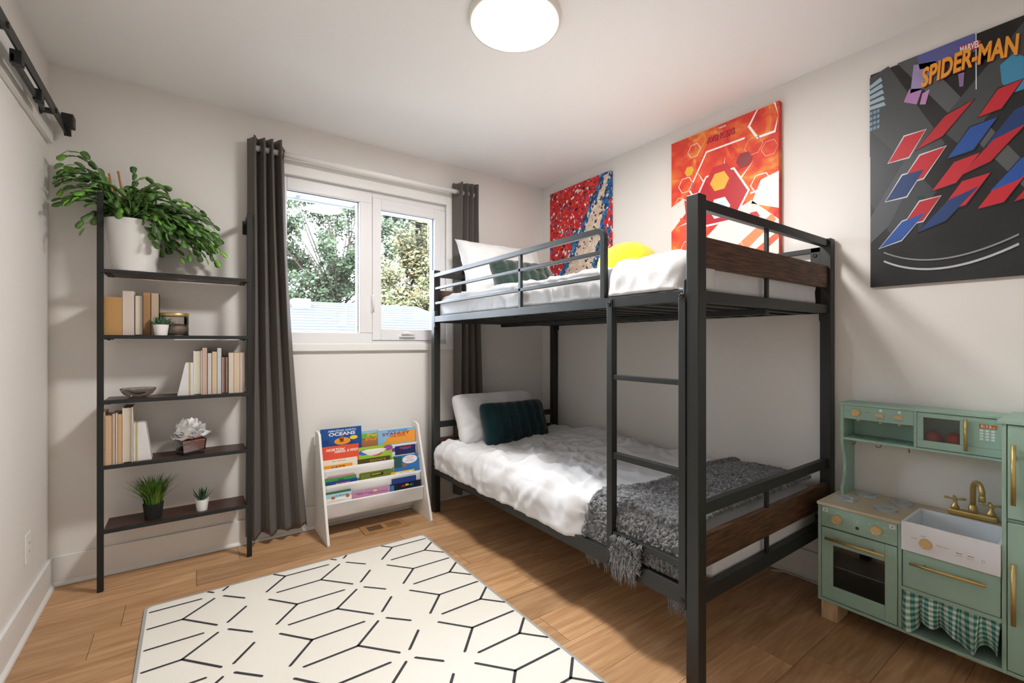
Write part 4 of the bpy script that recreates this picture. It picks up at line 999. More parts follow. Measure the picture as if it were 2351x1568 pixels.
def hex_ring(cx_, cy_, r, w, asp=1.5): return hexa(cx_, cy_, r, asp), hexa(cx_, cy_, r-w, asp)
U_, V_ = Vector((0,-1,0)), Vector((0,0,1))
# --- dark poster, right
ylp, yrp = .716, .085; z0p, z1p = 1.391, 2.326
def uvp(px, py, X): q = at(px, py, 0, X); return ((ylp-q.y)/(ylp-yrp), (q.z-z0p)/(z1p-z0p))
dp1 = .016; Xp = XR-dp1
M_dark = mat('dark_poster_ink', '26282b', .35, nz=.5, scale=3, col2='121314')
t, P = canvas('poster', 'large dark poster with red and blue shapes and an orange title', ylp, yrp, z0p, z1p, dp1, M_dark)
f = lambda pts: [uvp(x, y, Xp) for x, y in pts]
for pts, col, k in (
    ([(1997,180),(2040,152),(2170,330),(2060,420),(1997,360)], '474b4e', 1), ([(2060,146),(2110,126),(2351,370),(2351,430)], '55595b', 1), ([(2000,300),(2150,440),(2060,560),(2000,470)], '3a3e44', 1.5),
    ([(2351,50),(2351,190),(2200,330),(2150,290)], '43484b', 1.5), ([(2100,330),(2160,290),(2040,520),(1999,560),(1999,500)], '4c5156', 2)):
    print_poly(t, P, f(pts), col, k)
for pts, col in (([(2105,129),(2238,76),(2240,118),(2150,150),(2112,160)], '5c5f9e'), ([(2098,150),(2150,140),(2140,172),(2118,205),(2090,215)], 'a08fc0'), ([(2088,205),(2118,203),(2105,240),(2075,235)], 'b583bd'), ([(2118,215),(2135,205),(2125,240),(2112,240)], 'c08cc0'), ([(2200,170),(2214,166),(2212,198),(2203,200)], '8a6f9e')):
    print_poly(t, P, f(pts), col, 2.5)
for k in range(5): print_poly(t, P, f([(1997,198+k*12),(2022+k*2,178+k*14),(2026+k*2,186+k*14),(1997,206+k*12)]), '9fb8c8', 2.5)
for i in range(3):
    for j in range(4): print_poly(t, P, f([(1998+i*8,258+j*12+i*-3),(2004+i*8,256+j*12-i*3),(2003+i*8,264+j*12-i*3),(1997+i*8,266+j*12-i*3)]), '6f97b0', 2.5)
print_poly(t, P, f([(2296,150),(2330,120),(2351,130),(2351,205),(2320,215),(2300,190)]), '3f8fb5', 2)
print_poly(t, P, f([(2105,450),(2125,450),(2120,530),(2108,530)]), '24323c', 2)
# generic sweeps of colour
def rib_px(p0, p1, p2, w0, w1, col, k): print_poly(t, P, ribbon([uvp(*p0, Xp), uvp(*p1, Xp), uvp(*p2, Xp)], w0, w1), col, k, 'colour_sweep')
# parallel slanted shards of red and blue, a plain stand-in
rs = random.Random(9)
for q in range(20):
    row_, col_ = q//4, q % 4
    cu_ = .20 + col_*.21 + (row_ % 2)*.09 + rs.uniform(-.03,.03); cv_ = .70 - row_*.095 + rs.uniform(-.02,.02) + (col_-2)*.04
    L_, w_ = rs.uniform(.12,.19), rs.uniform(.038,.058); dx, dy = .78, .42
    c_ = ('c3222f','1f4f9e','b81e2c','173a70','c3222f')[(q*2 + row_) % 5]
    for wk, cc_, kk in ((1.0, 'd3d7da' if q % 4 == 0 else '15171a', 3.2), (.86, c_, 4.2)):
        ln_, wd = L_*(1 if kk < 4 else .95), w_*wk
        print_poly(t, P, [(min(max(cu_+a_*dx*ln_-b_*dy*wd*1.5, .01), .99), cv_+a_*dy*ln_+b_*dx*wd) for a_, b_ in ((-1,0),(-.2,-1),(1,0),(.2,1))], cc_, kk + (q % 3)*.1, 'colour_shard')
rib_px((2030,600), (2150,650), (2340,560), .004, .005, 'b9bcc0', 6); rib_px((2030,580), (2150,628), (2340,538), .003, .004, '8a8e92', 6)
print_poly(t, P, f([(2239.5,74),(2242.5,73),(2243,205),(2240,206)]), 'c9cccf', 3.2)
a = at(2203,124,0,Xp-.006); b_ = at(2249,107,0,Xp-.006)
obj('title_plate', MB().poly([at(2201,125,0,Xp-.0048), at(2250,109,0,Xp-.0048), at(2252,92,0,Xp-.0048), at(2203,107,0,Xp-.0048)]), pm('c9283a'), t)
text('MARVEL', pm('f4f2ee'), t, at(2204,123.5,0,Xp-.0054), U_, V_, a.y-b_.y, .026, bold=.03)
a = at(2125,198,0,Xp-.006); b_ = at(2338,108,0,Xp-.006)
for m_, k, off in ((pm('6a1a22'), .0056, .004), (pm('f0a02c'), .0062, 0)):
    text('SPIDER-MAN', m_, t, at(2115,203,0,Xp-k)+Vector((0,-off*.6,-off+.0)), U_, V_, .270, .078, shear=.15, bold=.035, curve=lambda s: -.25*math.sin(math.pi*s)*.0 + .55*math.sin(math.pi*s)*.35)
# --- orange red canvas, middle
dp2 = .032; Xp = XR-dp2; ylp, yrp = 1.717, 1.089; z0p, z1p = 1.435, 2.373
def fire():
    m = bpy.data.materials.new('fiery_print'); m.use_nodes = True; nt = m.node_tree; p = nt.nodes['Principled BSDF']; L = nt.links.new; p.inputs['Roughness'].default_value = .6
    tc = nt.nodes.new('ShaderNodeTexCoord'); n1 = nt.nodes.new('ShaderNodeTexNoise'); n1.inputs['Scale'].default_value = 7; n1.inputs['Detail'].default_value = 8; n1.inputs['Distortion'].default_value = 1.5
    L(tc.outputs['Object'], n1.inputs['Vector']); cr = nt.nodes.new('ShaderNodeValToRGB'); e = cr.color_ramp.elements; e[0].position = .3; e[0].color = lin('c8262c'); e[1].position = .72; e[1].color = lin('f0b048')
    x = e.new(.48); x.color = lin('e2472c'); x = e.new(.6); x.color = lin('e86f34'); L(n1.outputs['Fac'], cr.inputs[0]); L(cr.outputs[0], p.inputs['Base Color']); return m
t, P = canvas('canvas_print', 'orange-red canvas with glowing white hexagon lines above the bunk bed', ylp, yrp, z0p, z1p, dp2, fire())
for pts, col, k in (
    ([(0,.0),(1,0),(1,.36),(.78,.50),(.55,.44),(.30,.30),(.0,.14)], 'f0e4dc', 1), ([(.0,.42),(.16,.52),(.14,.62),(.0,.58)], 'f2e4de', 1), ([(.78,.48),(1,.42),(1,.62),(.86,.60)], 'f2ece8', 1),
    ([(.10,.50),(.40,.40),(.30,.30),(.08,.20)], 'e25a3a', 1.5), ([(.55,.10),(1,.30),(1,.26),(.6,.05)], 'e2603c', 1.5), ([(.62,.24),(.95,.40),(.98,.36),(.70,.20)], 'ea8a5a', 1.5), ([(0,.3),(.14,.1),(.1,.05),(0,.18)], 'f0a648', 1.5)):
    print_poly(t, P, pts, col, k)
for cx_, cy_, r_, w_, col in ((.55,.66,.36,.018,'fbf3ee'), (.25,.90,.07,.008,'f3d2c0'), (.16,.70,.08,.008,'f6e0d6'), (.86,.58,.09,.010,'f6e8e2'), (.90,.92,.15,.022,'fdf6f2'), (.80,.80,.08,.006,'f0a884'), (.93,.76,.07,.006,'f0a884'), (.10,.60,.05,.006,'f3d2c0'), (.18,.30,.07,.006,'f6e0d6')):
    o_, i_ = hex_ring(cx_, cy_, r_, w_)
    for q in range(6):
        pts = [o_[q], o_[(q+1) % 6], i_[(q+1) % 6], i_[q]]
        pts = [(min(max(u, .004), .996), min(max(v, .004), .996)) for u, v in pts]
        if r_ > .3 and q in (0, 4, 5): continue
        print_poly(t, P, pts, col, 2.4, 'hexagon_line')
# plain faceted burst in red, gold and pale blue
for cx_, cy_, r_, col, k in ((.50,.56,.27,'f6e9e4',2.8), (.50,.56,.25,'b81f2a',3.2), (.50,.68,.13,'c5252e',3.6), (.50,.66,.09,'e8b23c',4), (.50,.50,.10,'eaf2f6',4), (.50,.50,.06,'c2dcec',4.4), (.72,.74,.07,'8c1c26',3.6), (.30,.44,.06,'e8b23c',3.6), (.80,.40,.05,'c5252e',3.6), (.20,.78,.05,'e8b23c',3.6)):
    print_poly(t, P, hexa(cx_, cy_, r_), col, k, 'hexagon')
for q in range(10):
    a_ = q*.628+.2; print_poly(t, P, [(.5+.28*math.cos(a_-.03), .5+.19*math.sin(a_-.03)), (.5+.45*math.cos(a_), .5+.30*math.sin(a_)), (.5+.28*math.cos(a_+.03), .5+.19*math.sin(a_+.03))], 'fbf0ea', 2.6, 'ray')
for cx_, cy_, r_ in ((.40,.20,.10), (.62,.14,.07), (.22,.10,.06)): print_poly(t, P, hexa(cx_, cy_, r_), 'c5252e', 3, 'hexagon')
a = at(1624,323,0,Xp-.003); b_ = at(1688,296,0,Xp-.003)
text('MARVEL', pm('f6f0ea'), t, at(1650,297,0,Xp-.003), U_, V_, .045, .012, bold=.02)
for m_, k in ((pm('3a1216'), .0032), (pm('d92c3c'), .0038)): text('AVENGERS', m_, t, at(1622,330,0,Xp-k) + (Vector((0,-.0025,-.0025)) if k < .0035 else Vector()), U_, V_, a.y-b_.y, .034, bold=.03)
# --- red mosaic canvas, left
dp3 = .030; Xp = XR-dp3; ylp, yrp = 2.875, 2.219; z0p, z1p = 1.43, 2.368
def mosaic():
    m = bpy.data.materials.new('mosaic_print'); m.use_nodes = True; nt = m.node_tree; p = nt.nodes['Principled BSDF']; L = nt.links.new; p.inputs['Roughness'].default_value = .6
    tc = nt.nodes.new('ShaderNodeTexCoord'); v = nt.nodes.new('ShaderNodeTexVoronoi'); v.inputs['Scale'].default_value = 55; L(tc.outputs['Object'], v.inputs['Vector'])
    sp = nt.nodes.new('ShaderNodeSeparateColor'); L(v.outputs['Color'], sp.inputs[0])
    def ramp(stops):
        cr = nt.nodes.new('ShaderNodeValToRGB'); cr.color_ramp.interpolation = 'CONSTANT'; e = cr.color_ramp.elements
        e[0].position = stops[0][0]; e[0].color = lin(stops[0][1]); e[1].position = stops[1][0]; e[1].color = lin(stops[1][1])
        for ps, c_ in stops[2:]: x = e.new(ps); x.color = lin(c_)
        L(sp.outputs[0], cr.inputs[0]); return cr
    red = ramp([(0,'c8202a'),(.45,'e0483a'),(.70,'7a1a1c'),(.80,'f0e6dc'),(.87,'2c4a86'),(.93,'1c1416'),(.96,'d8403a')])
    blu = ramp([(0,'1f6aa8'),(.4,'1c3f78'),(.6,'3a3436'),(.75,'d8d0c6'),(.88,'4a90b8')])
    bei = ramp([(0,'d9c4b0'),(.55,'cdb49e'),(.78,'4a3a32'),(.86,'e8dcd0')])
    # two diagonal bands by distance from a slanted line, edges broken by noise
    sx = nt.nodes.new('ShaderNodeSeparateXYZ'); L(tc.outputs['Object'], sx.inputs[0]); nz_ = nt.nodes.new('ShaderNodeTexNoise'); nz_.inputs['Scale'].default_value = 9; L(tc.outputs['Object'], nz_.inputs['Vector'])
    def mth(op, a, b=None):
        q = nt.nodes.new('ShaderNodeMath'); q.operation = op
        for i, w in enumerate((a, b)):
            if w is None: continue
            if isinstance(w, (int, float)): q.inputs[i].default_value = w
            else: L(w, q.inputs[i])
        return q.outputs[0]
    # local axes: y runs 0 (centre) +-, z up from the bottom
    ln = mth('ADD', mth('ADD', sx.outputs['Y'], mth('MULTIPLY', mth('SUBTRACT', sx.outputs['Z'], .45), .42)), mth('MULTIPLY', mth('SUBTRACT', nz_.outputs['Fac'], .5), .25))
    dist = mth('ABSOLUTE', mth('ADD', ln, .10))
    wid = mth('SUBTRACT', .26, mth('MULTIPLY', sx.outputs['Z'], .27))
    in1 = mth('LESS_THAN', dist, mth('ADD', wid, .05)); in2 = mth('LESS_THAN', dist, mth('MULTIPLY', wid, .78))
    m1 = nt.nodes.new('ShaderNodeMix'); m1.data_type = 'RGBA'; L(in1, m1.inputs['Factor']); L(red.outputs[0], m1.inputs['A']); L(blu.outputs[0], m1.inputs['B'])
    m2 = nt.nodes.new('ShaderNodeMix'); m2.data_type = 'RGBA'; L(in2, m2.inputs['Factor']); L(m1.outputs['Result'], m2.inputs['A']); L(bei.outputs[0], m2.inputs['B'])
    L(m2.outputs['Result'], p.inputs['Base Color']); return m
tag(obj('canvas_print', MB().box(XR-dp3, XR-.001, yrp, ylp, z0p, z1p), mosaic(), bev=.002), 'red speckled mosaic canvas with blue and beige patches near the corner', 'wall art')

# ------------------------------------------------------------------ toy kitchen
KX0, KX1 = 2.150, 2.452; KY0, KY1 = .808, .279        # left end, right end of the hob and sink unit
kt = thing('toy_kitchen', 'sage green wooden play kitchen with brass handles and a white sink', 'toy kitchen', ((KX0+KX1)/2, .42, 0))
def kb(name, x0, x1, ya, yb, z0, z1, m=M_sage, bev=.0015, p=kt, label=None): return obj(name, MB().box(x0, x1, min(ya,yb), max(ya,yb), z0, z1), m, p, bev=bev, label=label)
def handle(parent, p0, p1, off, r=.0055):
    p0, p1 = Vector(p0), Vector(p1); d = (p1-p0); o = Vector((-off, 0, 0))
    h_ = obj('handle', MB().tube([p0+o, p1+o], r, 14), M_brass, parent, smooth=False, label='brushed brass bar handle')
    for s in (.2, .8): obj('handle_post', MB().tube([p0+d*s, p0+d*s+o], r*.75, 10), M_brass, parent)
    for po in h_.data.polygons: po.use_smooth = len(po.vertices) == 4
for ya, yb, x0 in ((.800,.742,2.162), (.415,.325,2.30), (.03,-.02,2.162)):
    kb('foot', x0, x0+.115, ya, yb, 0, .079, M_pine)
kb('foot', 2.37, 2.44, .800, .742, 0, .079, M_pine)
kb('base_board', KX0, KX1, KY0, KY1, .078, .090)
kb('side_panel', KX0, KX1, KY0, KY0-.011, .090, .474)
kb('divider', KX0+.002, KX1, .545, .534, .090, .474)
kb('divider', KX0-.0, KX1, .2795, .269, .078, .885)
kb('back_panel', KX1-.006, KX1-.001, KY0-.011, KY1, .090, .474, M_sage_dark)
cp = kb('control_panel', KX0+.001, KX0+.011, KY0-.012, .546, .388, .474)
# oven
ov = kb('oven_door', KX0+.001, KX0+.011, KY0-.013, .766, .093, .384); od = ov
kb('door_rail', KX0+.001, KX0+.011, .754, .584, .318, .384, p=ov); kb('door_rail', KX0+.001, KX0+.011, .754, .584, .093, .151, p=ov); kb('door_stile', KX0+.001, KX0+.011, .584, .547, .093, .384, p=ov); kb('door_stile', KX0+.001, KX0+.011, .7665, .7535, .093, .384, p=ov, bev=0)
obj('window', MB().box(KX0+.004, KX0+.006, .584, .754, .151, .318), glass_mat('oven_glass', 'd8dcdc', .0), ov)
kb('oven_shelf', KX0+.016, KX1-.012, .79, .55, .226, .231, pm('eceae6'))
kb('oven_lining', KX1-.010, KX1-.0065, .79, .55, .095, .384, mat('oven_grey', 'b4b8b6', .7))
handle(kt, (KX0, .775, .346), (KX0, .580, .346), .020)
def knob(p, r, parent=kt, m=M_goldknob, dpt=.020):
    k = obj('knob', MB().lathe([(r*.9, 0), (r, .004), (r, dpt-.002), (r*.93, dpt), (0, dpt)], p, 32, (-1,0,0)), m, parent)
    pv = Vector(p)+Vector((-dpt-.0004, 0, 0)); obj('pointer', MB().poly([pv+Vector((0,r*.5,-r*.35)), pv+Vector((0,r*.65,-r*.65)), pv+Vector((0,r*.3,-r*.6))][::-1]), pm('f4ead0'), k)
for yy in (.737, .607): 
    knob((KX0+.001, yy, .430), .017)
    for q in range(6):
        a_ = q*1.047+.5; obj('dial_mark', MB().box(KX0+.0002, KX0+.0009, yy+.027*math.cos(a_)-.0035, yy+.027*math.cos(a_)+.0035, .431+.027*math.sin(a_)-.0008, .431+.027*math.sin(a_)+.0008), pm('e6ece8'), cp)
obj('burner_icon', MB().box(KX0+.0002, KX0+.0009, .662, .681, .430, .449), pm('b4d0c6'), cp); 
for yy, zz in ((.6765,.444),(.6665,.444),(.6765,.435),(.6665,.435)): obj('burner_icon', MB().lathe([(.003,0),(.003,.0004),(0,.0004)], (KX0+.0002, yy, zz), 12, (-1,0,0)), pm('8fb3a4'), cp)
obj('speaker_dot', MB().lathe([(.006,0),(.006,.0006),(0,.0006)], (KX0+.0008, .671, .415), 20, (-1,0,0)), pm('2c3a3c'), cp)
for yy in (.781, .561): 
    st_ = obj('icon_label', MB().box(KX0+.0002, KX0+.0009, yy-.009, yy+.009, .449, .464), pm('e9efec'), cp)
    obj('icon_print', MB().box(KX0-.0002, KX0+.0001, yy-.004, yy+.004, .4535, .4595), pm('8aa59c'), st_)
# worktop, burners
wt = obj('worktop', MB().box(KX0-.006, KX1, .534, KY0+.002, .475, .486), M_birch, kt, bev=.001)
obj('worktop', MB().box(2.372, KX1, .2795, .534, .475, .486), M_birch, kt, bev=.001)
M_burn = mat('pale_grey_burner', 'b9c2c8', .45)
for cx_, cy_ in ((2.245,.742), (2.375,.708), (2.235,.607), (2.365,.592)):
    cx_, cy_ = cx_+.015, cy_
    bn = obj('burner', MB().lathe([(.035,.0),(.035,.008),(.023,.008),(.023,.0)], (cx_, cy_, .486), 28, cap=False), M_burn, kt)
    for q in range(5):
        a_ = q*1.2566+.3; d = Vector((math.cos(a_), math.sin(a_), 0)); e = Vector((-d.y, d.x, 0)); o = Vector((cx_, cy_, .486))+d*.028-e*.005
        obj('burner_prong', MB().obox(o, d*.013, e*.010, (0,0,.0105)), M_burn, bn)
# sink: apron, basin walls
M_sink = mat('white_sink', 'e8ecf2', .35)
sx0, sx1, sya, syb = KX0-.010, 2.373, .533, .2805
kb('sink_apron', sx0, sx0+.010, sya, syb, .388, .492, M_sink); ap = kb('sink_wall', sx1-.009, sx1, sya, syb, .40, .490, M_sink, bev=.001)
kb('sink_wall', sx0+.010, sx1-.009, sya, sya-.009, .40, .491, M_sink, bev=.001); kb('sink_wall', sx0+.010, sx1-.009, syb+.009, syb, .40, .491, M_sink, bev=.001); kb('sink_floor', sx0+.010, sx1-.009, sya-.009, syb+.009, .402, .410, M_sink, bev=0)
knob((sx0, .463, .432), .0165, dpt=.014)
Uk, Vk = Vector((0,-1,0)), Vector((0,0,1)); xo = sx0-.0004
def kt_text(s, ya, yb, z0, z1, col, x=None): text(s, pm(col), kt, (x if x is not None else xo, ya, z0), Uk, Vk, ya-yb, z1-z0)
kt_text('RINSE', .503, .489, .4390, .4425, 'b07a4a'); kt_text('WASH', .478, .463, .4535, .4575, '8a8478'); kt_text('PREWASH', .435, .405, .4335, .4375, '9a7a5a')
kt_text('AUTO', .386, .370, .4185, .423, '9a948c'); kt_text('ECO', .357, .343, .4185, .423, '9a948c')
for ya in (.386, .357): obj('indicator', MB().box(xo, xo+.0006, ya-.016, ya, .428, .430), pm('b4583c'), kt)
mb = MB().lathe([(.0045,0),(.0045,.0004),(.0034,.0004),(.0034,0)], (xo+.0003, .320, .4235), 20, (-1,0,0), cap=False); obj('indicator_ring', mb, pm('a9acb0'), kt)
# drawer and gingham curtain below
dr = kb('drawer_front', KX0+.001, KX0+.011, .531, .282, .252, .384); handle(kt, (KX0, .507, .347), (KX0, .313, .349), .020)
kb('rail', KX0, KX0+.012, .534, .2795, .236, .250)
mb = MB()
def ging(a, b):
    y_ = .530+(.284-.530)*a + .006*math.sin(a*31+b); ph = a*2*math.pi*4.3
    hang = .112 + .018*math.sin(a*9.5+1.2) + .010*math.sin(a*21)
    x_ = KX0+.012 - (.012+.010*b)*math.sin(ph)*(.4+b*.8) - .012*math.sin(b*math.pi)*.8
    return Vector((x_, y_, .240-hang*b*1.05))
mb.grid(ging, 110, 30)
gc = obj('gingham_curtain', mb, gingham_mat(), kt, smooth=True, label='green and white gingham cloth')
uvl = gc.data.uv_layers.new(name='cloth')
for po in gc.data.polygons:
    for li in po.loop_indices:
        vi = gc.data.loops[li].vertex_index; i, j = vi % 111, vi // 111; uvl.data[li].uv = (i/110*17, j/30*6.5)
# faucet
FX = 2.412; fz = .486
fa = obj('faucet_base', MB().box(FX-.016, FX+.016, .322, .456, fz, fz+.022), M_brass, kt, bev=.006)
fc = Vector((FX, .388, fz+.022))
obj('spout_collar', MB().lathe([(.015,0),(.014,.012),(.011,.026),(.0085,.03)], fc, 20), M_brass, kt, smooth=True)
arc_ = [fc+Vector((0,0,.02)), fc+Vector((0,0,.085))] + [fc+Vector((-.030*(1-math.cos(a_))*.9, -.030*(1-math.cos(a_))*.55, .085+.034*math.sin(a_))) for a_ in [math.pi*k/12 for k in range(1, 12)]]
arc_ += [arc_[-1]+Vector((-.001,0,-.02))]
obj('spout', MB().tube(arc_, [.0085]*(len(arc_)), 16), M_brass, kt, smooth=True)
e_ = arc_[-1]; obj('spout_tip', MB().lathe([(.010,-.016),(.0095,0),(.0085,.006)], e_, 18), M_brass, kt, smooth=True)
for yy, hot in ((.437, 0), (.340, 1)):
    p = Vector((FX, yy, fz+.022)); obj('valve', MB().lathe([(.013,0),(.012,.010),(.007,.018),(.0055,.034),(.007,.038),(.004,.044),(0,.046)], p, 18), M_brass, kt, smooth=True)
    for dx, dy in ((1,.3),(-1,-.3),(-.3,1),(.3,-1)):
        d = Vector((dx, dy, 0)).normalized(); obj('valve_arm', MB().tube([p+Vector((0,0,.037)), p+d*.012+Vector((0,0,.038)), p+d*.026+Vector((0,0,.040)), p+d*.031+Vector((0,0,.040))], [.003,.0032,.0048,.002], 10), M_brass, kt, smooth=True)
# hutch
HX0 = 2.325; HYa = .786; hz0, hz1 = .728, .884
mb = MB(); prof = [(HX0, .486), (HX0, .515)] + [(HX0+.030*math.sin(math.pi*k/12)**1.0+.0, .515+(.70-.515)*k/12) for k in range(1, 12)] + [(HX0, .715), (HX0, .878), (KX1, .878), (KX1, .486)]
mb.prism([(x, HYa, z) for x, z in prof], (0, -.011, 0)); obj('hutch_side', mb, M_sage, kt)
kb('hutch_top', HX0-.004, KX1, HYa+.006, .2795, .878, .888); kb('hutch_shelf', HX0, KX1, HYa-.011, .2795, .728, .738); kb('hutch_back', KX1-.006, KX1-.001, HYa-.011, .2795, .738, .878, M_sage_dark)
dv = kb('hutch_divider', HX0, KX1, .540, .531, .738, .878)
fp = kb('dispenser_panel', HX0+.001, HX0+.009, HYa-.0115, .5405, .820, .877)
xh = HX0+.001
def pill(p, w, h, dpt, m, parent, nm):
    pts = [Vector(p)+Vector((0, (w/2-h/2)*(1 if math.cos(a_) >= 0 else -1)+h/2*math.cos(a_), h/2*math.sin(a_))) for a_ in [k*math.pi/12+.01 for k in range(24)]]
    return obj(nm, MB().prism(pts, (-dpt, 0, 0)), m, parent)
k_ = atp(1966, 947, Vector((xh,0,0)), Vector((1,0,0))); knob((xh, k_.y, k_.z), .0155, dpt=.012)
for (px_, py_), lab, (tx, ty) in (((2020,954), 'Apple Juice', (2021,962)), ((2063,958), 'Orange Juice', (2064,967))):
    k_ = at(px_, py_, 0, xh); pill(k_, .029, .013, .007, M_goldknob, kt, 'tap_button')
    obj('light_dot', MB().lathe([(.0055,0),(.0055,.0008),(0,.0008)], at(px_+2, py_-11, 0, xh), 18, (-1,0,0)), pm('e8f0f0'), kt)
    q = at(tx, ty, 0, xh-.0006); text(lab, pm('2a332f'), kt, (xh-.0006, q.y+.013, q.z-.002), Uk, Vk, .027, .005)
for s_, px_, py_ in (('COARSE', 1946, 943), ('FINE', 1990, 947)): q = at(px_, py_, 0, xh-.0006); text(s_, pm('2a332f'), kt, (xh-.0006, q.y+.007, q.z-.0016), Uk, Vk, .015, .0032)
for px_, py_ in ((1970,965), (2021,970.5), (2065,976)):
    k_ = at(px_, py_, 0, HX0+.012); obj('spigot', MB().lathe([(.006,.012),(.006,-.004),(.004,-.007),(0,-.008)], (HX0+.016, k_.y, .818), 16), mat('pale_wood_peg', 'd8c088', .5), kt, smooth=True)
for yy in (.735, .66, .592): obj('cup_ring', MB().lathe([(.016,0),(.016,.0005),(.013,.0005),(.013,0)], (HX0+.06, yy, .7381), 24, cap=False), pm('3d5f58'), kt)
for yy, rot in ((.745, 1.2), (.655, .1), (.565, 1.9)):
    o = Vector((HX0+.045, yy, .728)); dx, dy = math.cos(rot+1.57), math.sin(rot+1.57)
    pts = [o, o+Vector((0,0,-.008))] + [o+Vector((dx*.010*(math.cos(a_)-1)*-1, dy*.010*(math.cos(a_)-1)*-1, -.012-.010*math.sin(a_))) for a_ in [k*.35 for k in range(1, 9)]]
    obj('hook', MB().tube(pts, .0016, 8), mat('grey_hook', '6a706e', .35, metal=.8), kt, smooth=True)
# microwave front
mf0 = .5305
kb('microwave_rail', xh, xh+.008, mf0, .2800, .858, .876); kb('microwave_rail', xh, xh+.008, mf0, .2800, .740, .769); kb('microwave_stile', xh, xh+.008, mf0, .511, .769, .858); kb('microwave_panel', xh, xh+.008, .409, .2800, .769, .858)
obj('microwave_window', MB().box(xh+.003, xh+.005, .409, .511, .769, .858), glass_mat('microwave_glass', 'f4f6f6', .0), kt)
handle(kt, (xh, .391, .867), (xh, .391, .752), .014, .0050)
d0 = at(2248,974,0,xh-.0005); d1 = at(2289,990,0,xh-.0005)
ds = obj('display', MB().box(xh-.0008, xh, d1.y, d0.y, .839, .855), pm('b06f35'), kt)
text('5:12', pm('f4efe6'), ds, (xh-.0012, d0.y-.004, .8425), Uk, Vk, (d0.y-d1.y)*.62, .0095, bold=.02)
text('am', pm('f4efe6'), ds, (xh-.0012, d0.y-.034, .8425), Uk, Vk, .0058, .0035)
for i in range(3):
    for j in range(4): pill((xh, d0.y-.006-.0145*i, .8315-.0103*j), .0105, .0075, .0008, pm('dce8e6'), kt, 'key')
# toy fruit in the microwave
for nm, yy, rx, lab in (('toy_tomato', .492, .026, 'dusky red toy tomato in the play microwave, next to the dispenser'), ('toy_apple', .430, .025, 'bright red toy tomato in the play microwave, next to the handle')):
    mb = MB().lathe([(0,0),(rx*.6,.001),(rx*.95,.014),(rx*1.04,.032),(rx*.95,.050),(rx*.6,.064),(rx*.2,.068),(0,.067)], (HX0+.045, yy, .738), 28)
    tag(obj('toy_tomato', mb, mat('red_'+nm, 'b0343e' if yy > .46 else 'cc2a26', .3), smooth=True), lab, 'toy food', 'toy food in the play kitchen')
# fridge
FY1 = -.02
kb('fridge_side', KX0, KX1, FY1+.011, FY1, .078, .885); kb('fridge_board', KX0, KX1, .269, FY1+.011, .078, .090); kb('fridge_back', KX1-.006, KX1-.001, .269, FY1+.011, .09, .885, M_sage_dark); kb('fridge_board', KX0+.012, KX1, .269, FY1+.011, .567, .578)
kb('fridge_top', KX0-.006, KX1, .290, FY1-.006, .885, .897)
fd = kb('fridge_door', KX0+.001, KX0+.011, .267, FY1+.013, .582, .882); handle(kt, (KX0, .252, .822), (KX0, .252, .630), .016, .006)
fd = kb('fridge_door', KX0+.001, KX0+.011, .267, FY1+.013, .093, .568); handle(kt, (KX0, .252, .443), (KX0, .252, .248), .016, .006)
# cable on the floor behind the kitchen
cb = [at(1770,1309,2,.006), at(1800,1312,2,.006), at(1840,1326,2,.006), at(1880,1342,2,.006)]
for p in cb: p.x = min(p.x, XR-.034)
tag(obj('cable', MB().tube(cb + [Vector((cb[-1].x+.0, .75, .006)), Vector((XR-.04, .70, .006))], .0035, 8), pm('d9d7d2'), smooth=True), 'thin white cable along the baseboard behind the play kitchen', 'cable')

# ------------------------------------------------------------------ outdoors
GZ = -.9
struct(obj('ground', MB().box(-14, 30, YB+.6, 40, GZ-.1, GZ), mat('lawn', '26331c', 1, nz=.4, scale=2)))
M_shing = wave_mat('roof_shingle', '2f2f2e', '3b3b3a', 'Z', 5.7, .95)
# garage: hipped roof, ridge runs along X
rY = 9.6; r0 = at(650,689,1,rY); r1 = at(958,703,1,rY); rz = r0.z
ev = 6.2; ez = rz-1.55; gxl, gxr = -3.5, r1.x+2.3
hs = thing('garage', 'garage with a grey shingled hip roof seen through the window', 'garage', ((gxl+gxr)/2, rY, GZ))
obj('roof', MB().add([(gxl-1,ev,ez),(gxr,ev,ez),(r1.x,rY,rz),(gxl-1,rY,rz),(gxl-1,2*rY-ev,ez),(gxr,2*rY-ev,ez),(gxl-1,ev,ez-.1),(gxr,ev,ez-.1),(gxr,2*rY-ev,ez-.1),(gxl-1,2*rY-ev,ez-.1)], [(0,1,2,3),(1,5,2),(3,2,5,4),(6,7,1,0),(7,8,5,1),(8,9,4,5),(0,3,4,9,6),(9,8,7,6)]), M_shing, hs)
obj('wall', MB().box(gxl-.8, gxr-.3, ev+.35, 2*rY-ev-.35, GZ, ez), pm('b8b4aa', .9), hs)
vx = at(697,693,1,rY-.5); obj('roof_vent', MB().box(vx.x-.16, vx.x+.16, rY-.36, rY-.08, rz-.17, rz+.02), mat('grey_vent', '5a5f66', .7), hs, bev=.02)
# own eave above the window
so = thing('roof_eave', 'white soffit and fascia of the house above the window', 'eave', (1.0, 3.5, 2.3))
e0 = at(740,466,1,3.72)
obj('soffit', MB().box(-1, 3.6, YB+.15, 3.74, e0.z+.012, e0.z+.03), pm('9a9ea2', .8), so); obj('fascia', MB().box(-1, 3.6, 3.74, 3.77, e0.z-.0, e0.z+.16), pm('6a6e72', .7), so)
for k in range(10): obj('soffit_rib', MB().box(-.6+k*.42, -.575+k*.42, YB+.16, 3.73, e0.z+.004, e0.z+.012), pm('4a4d50', .8), so)
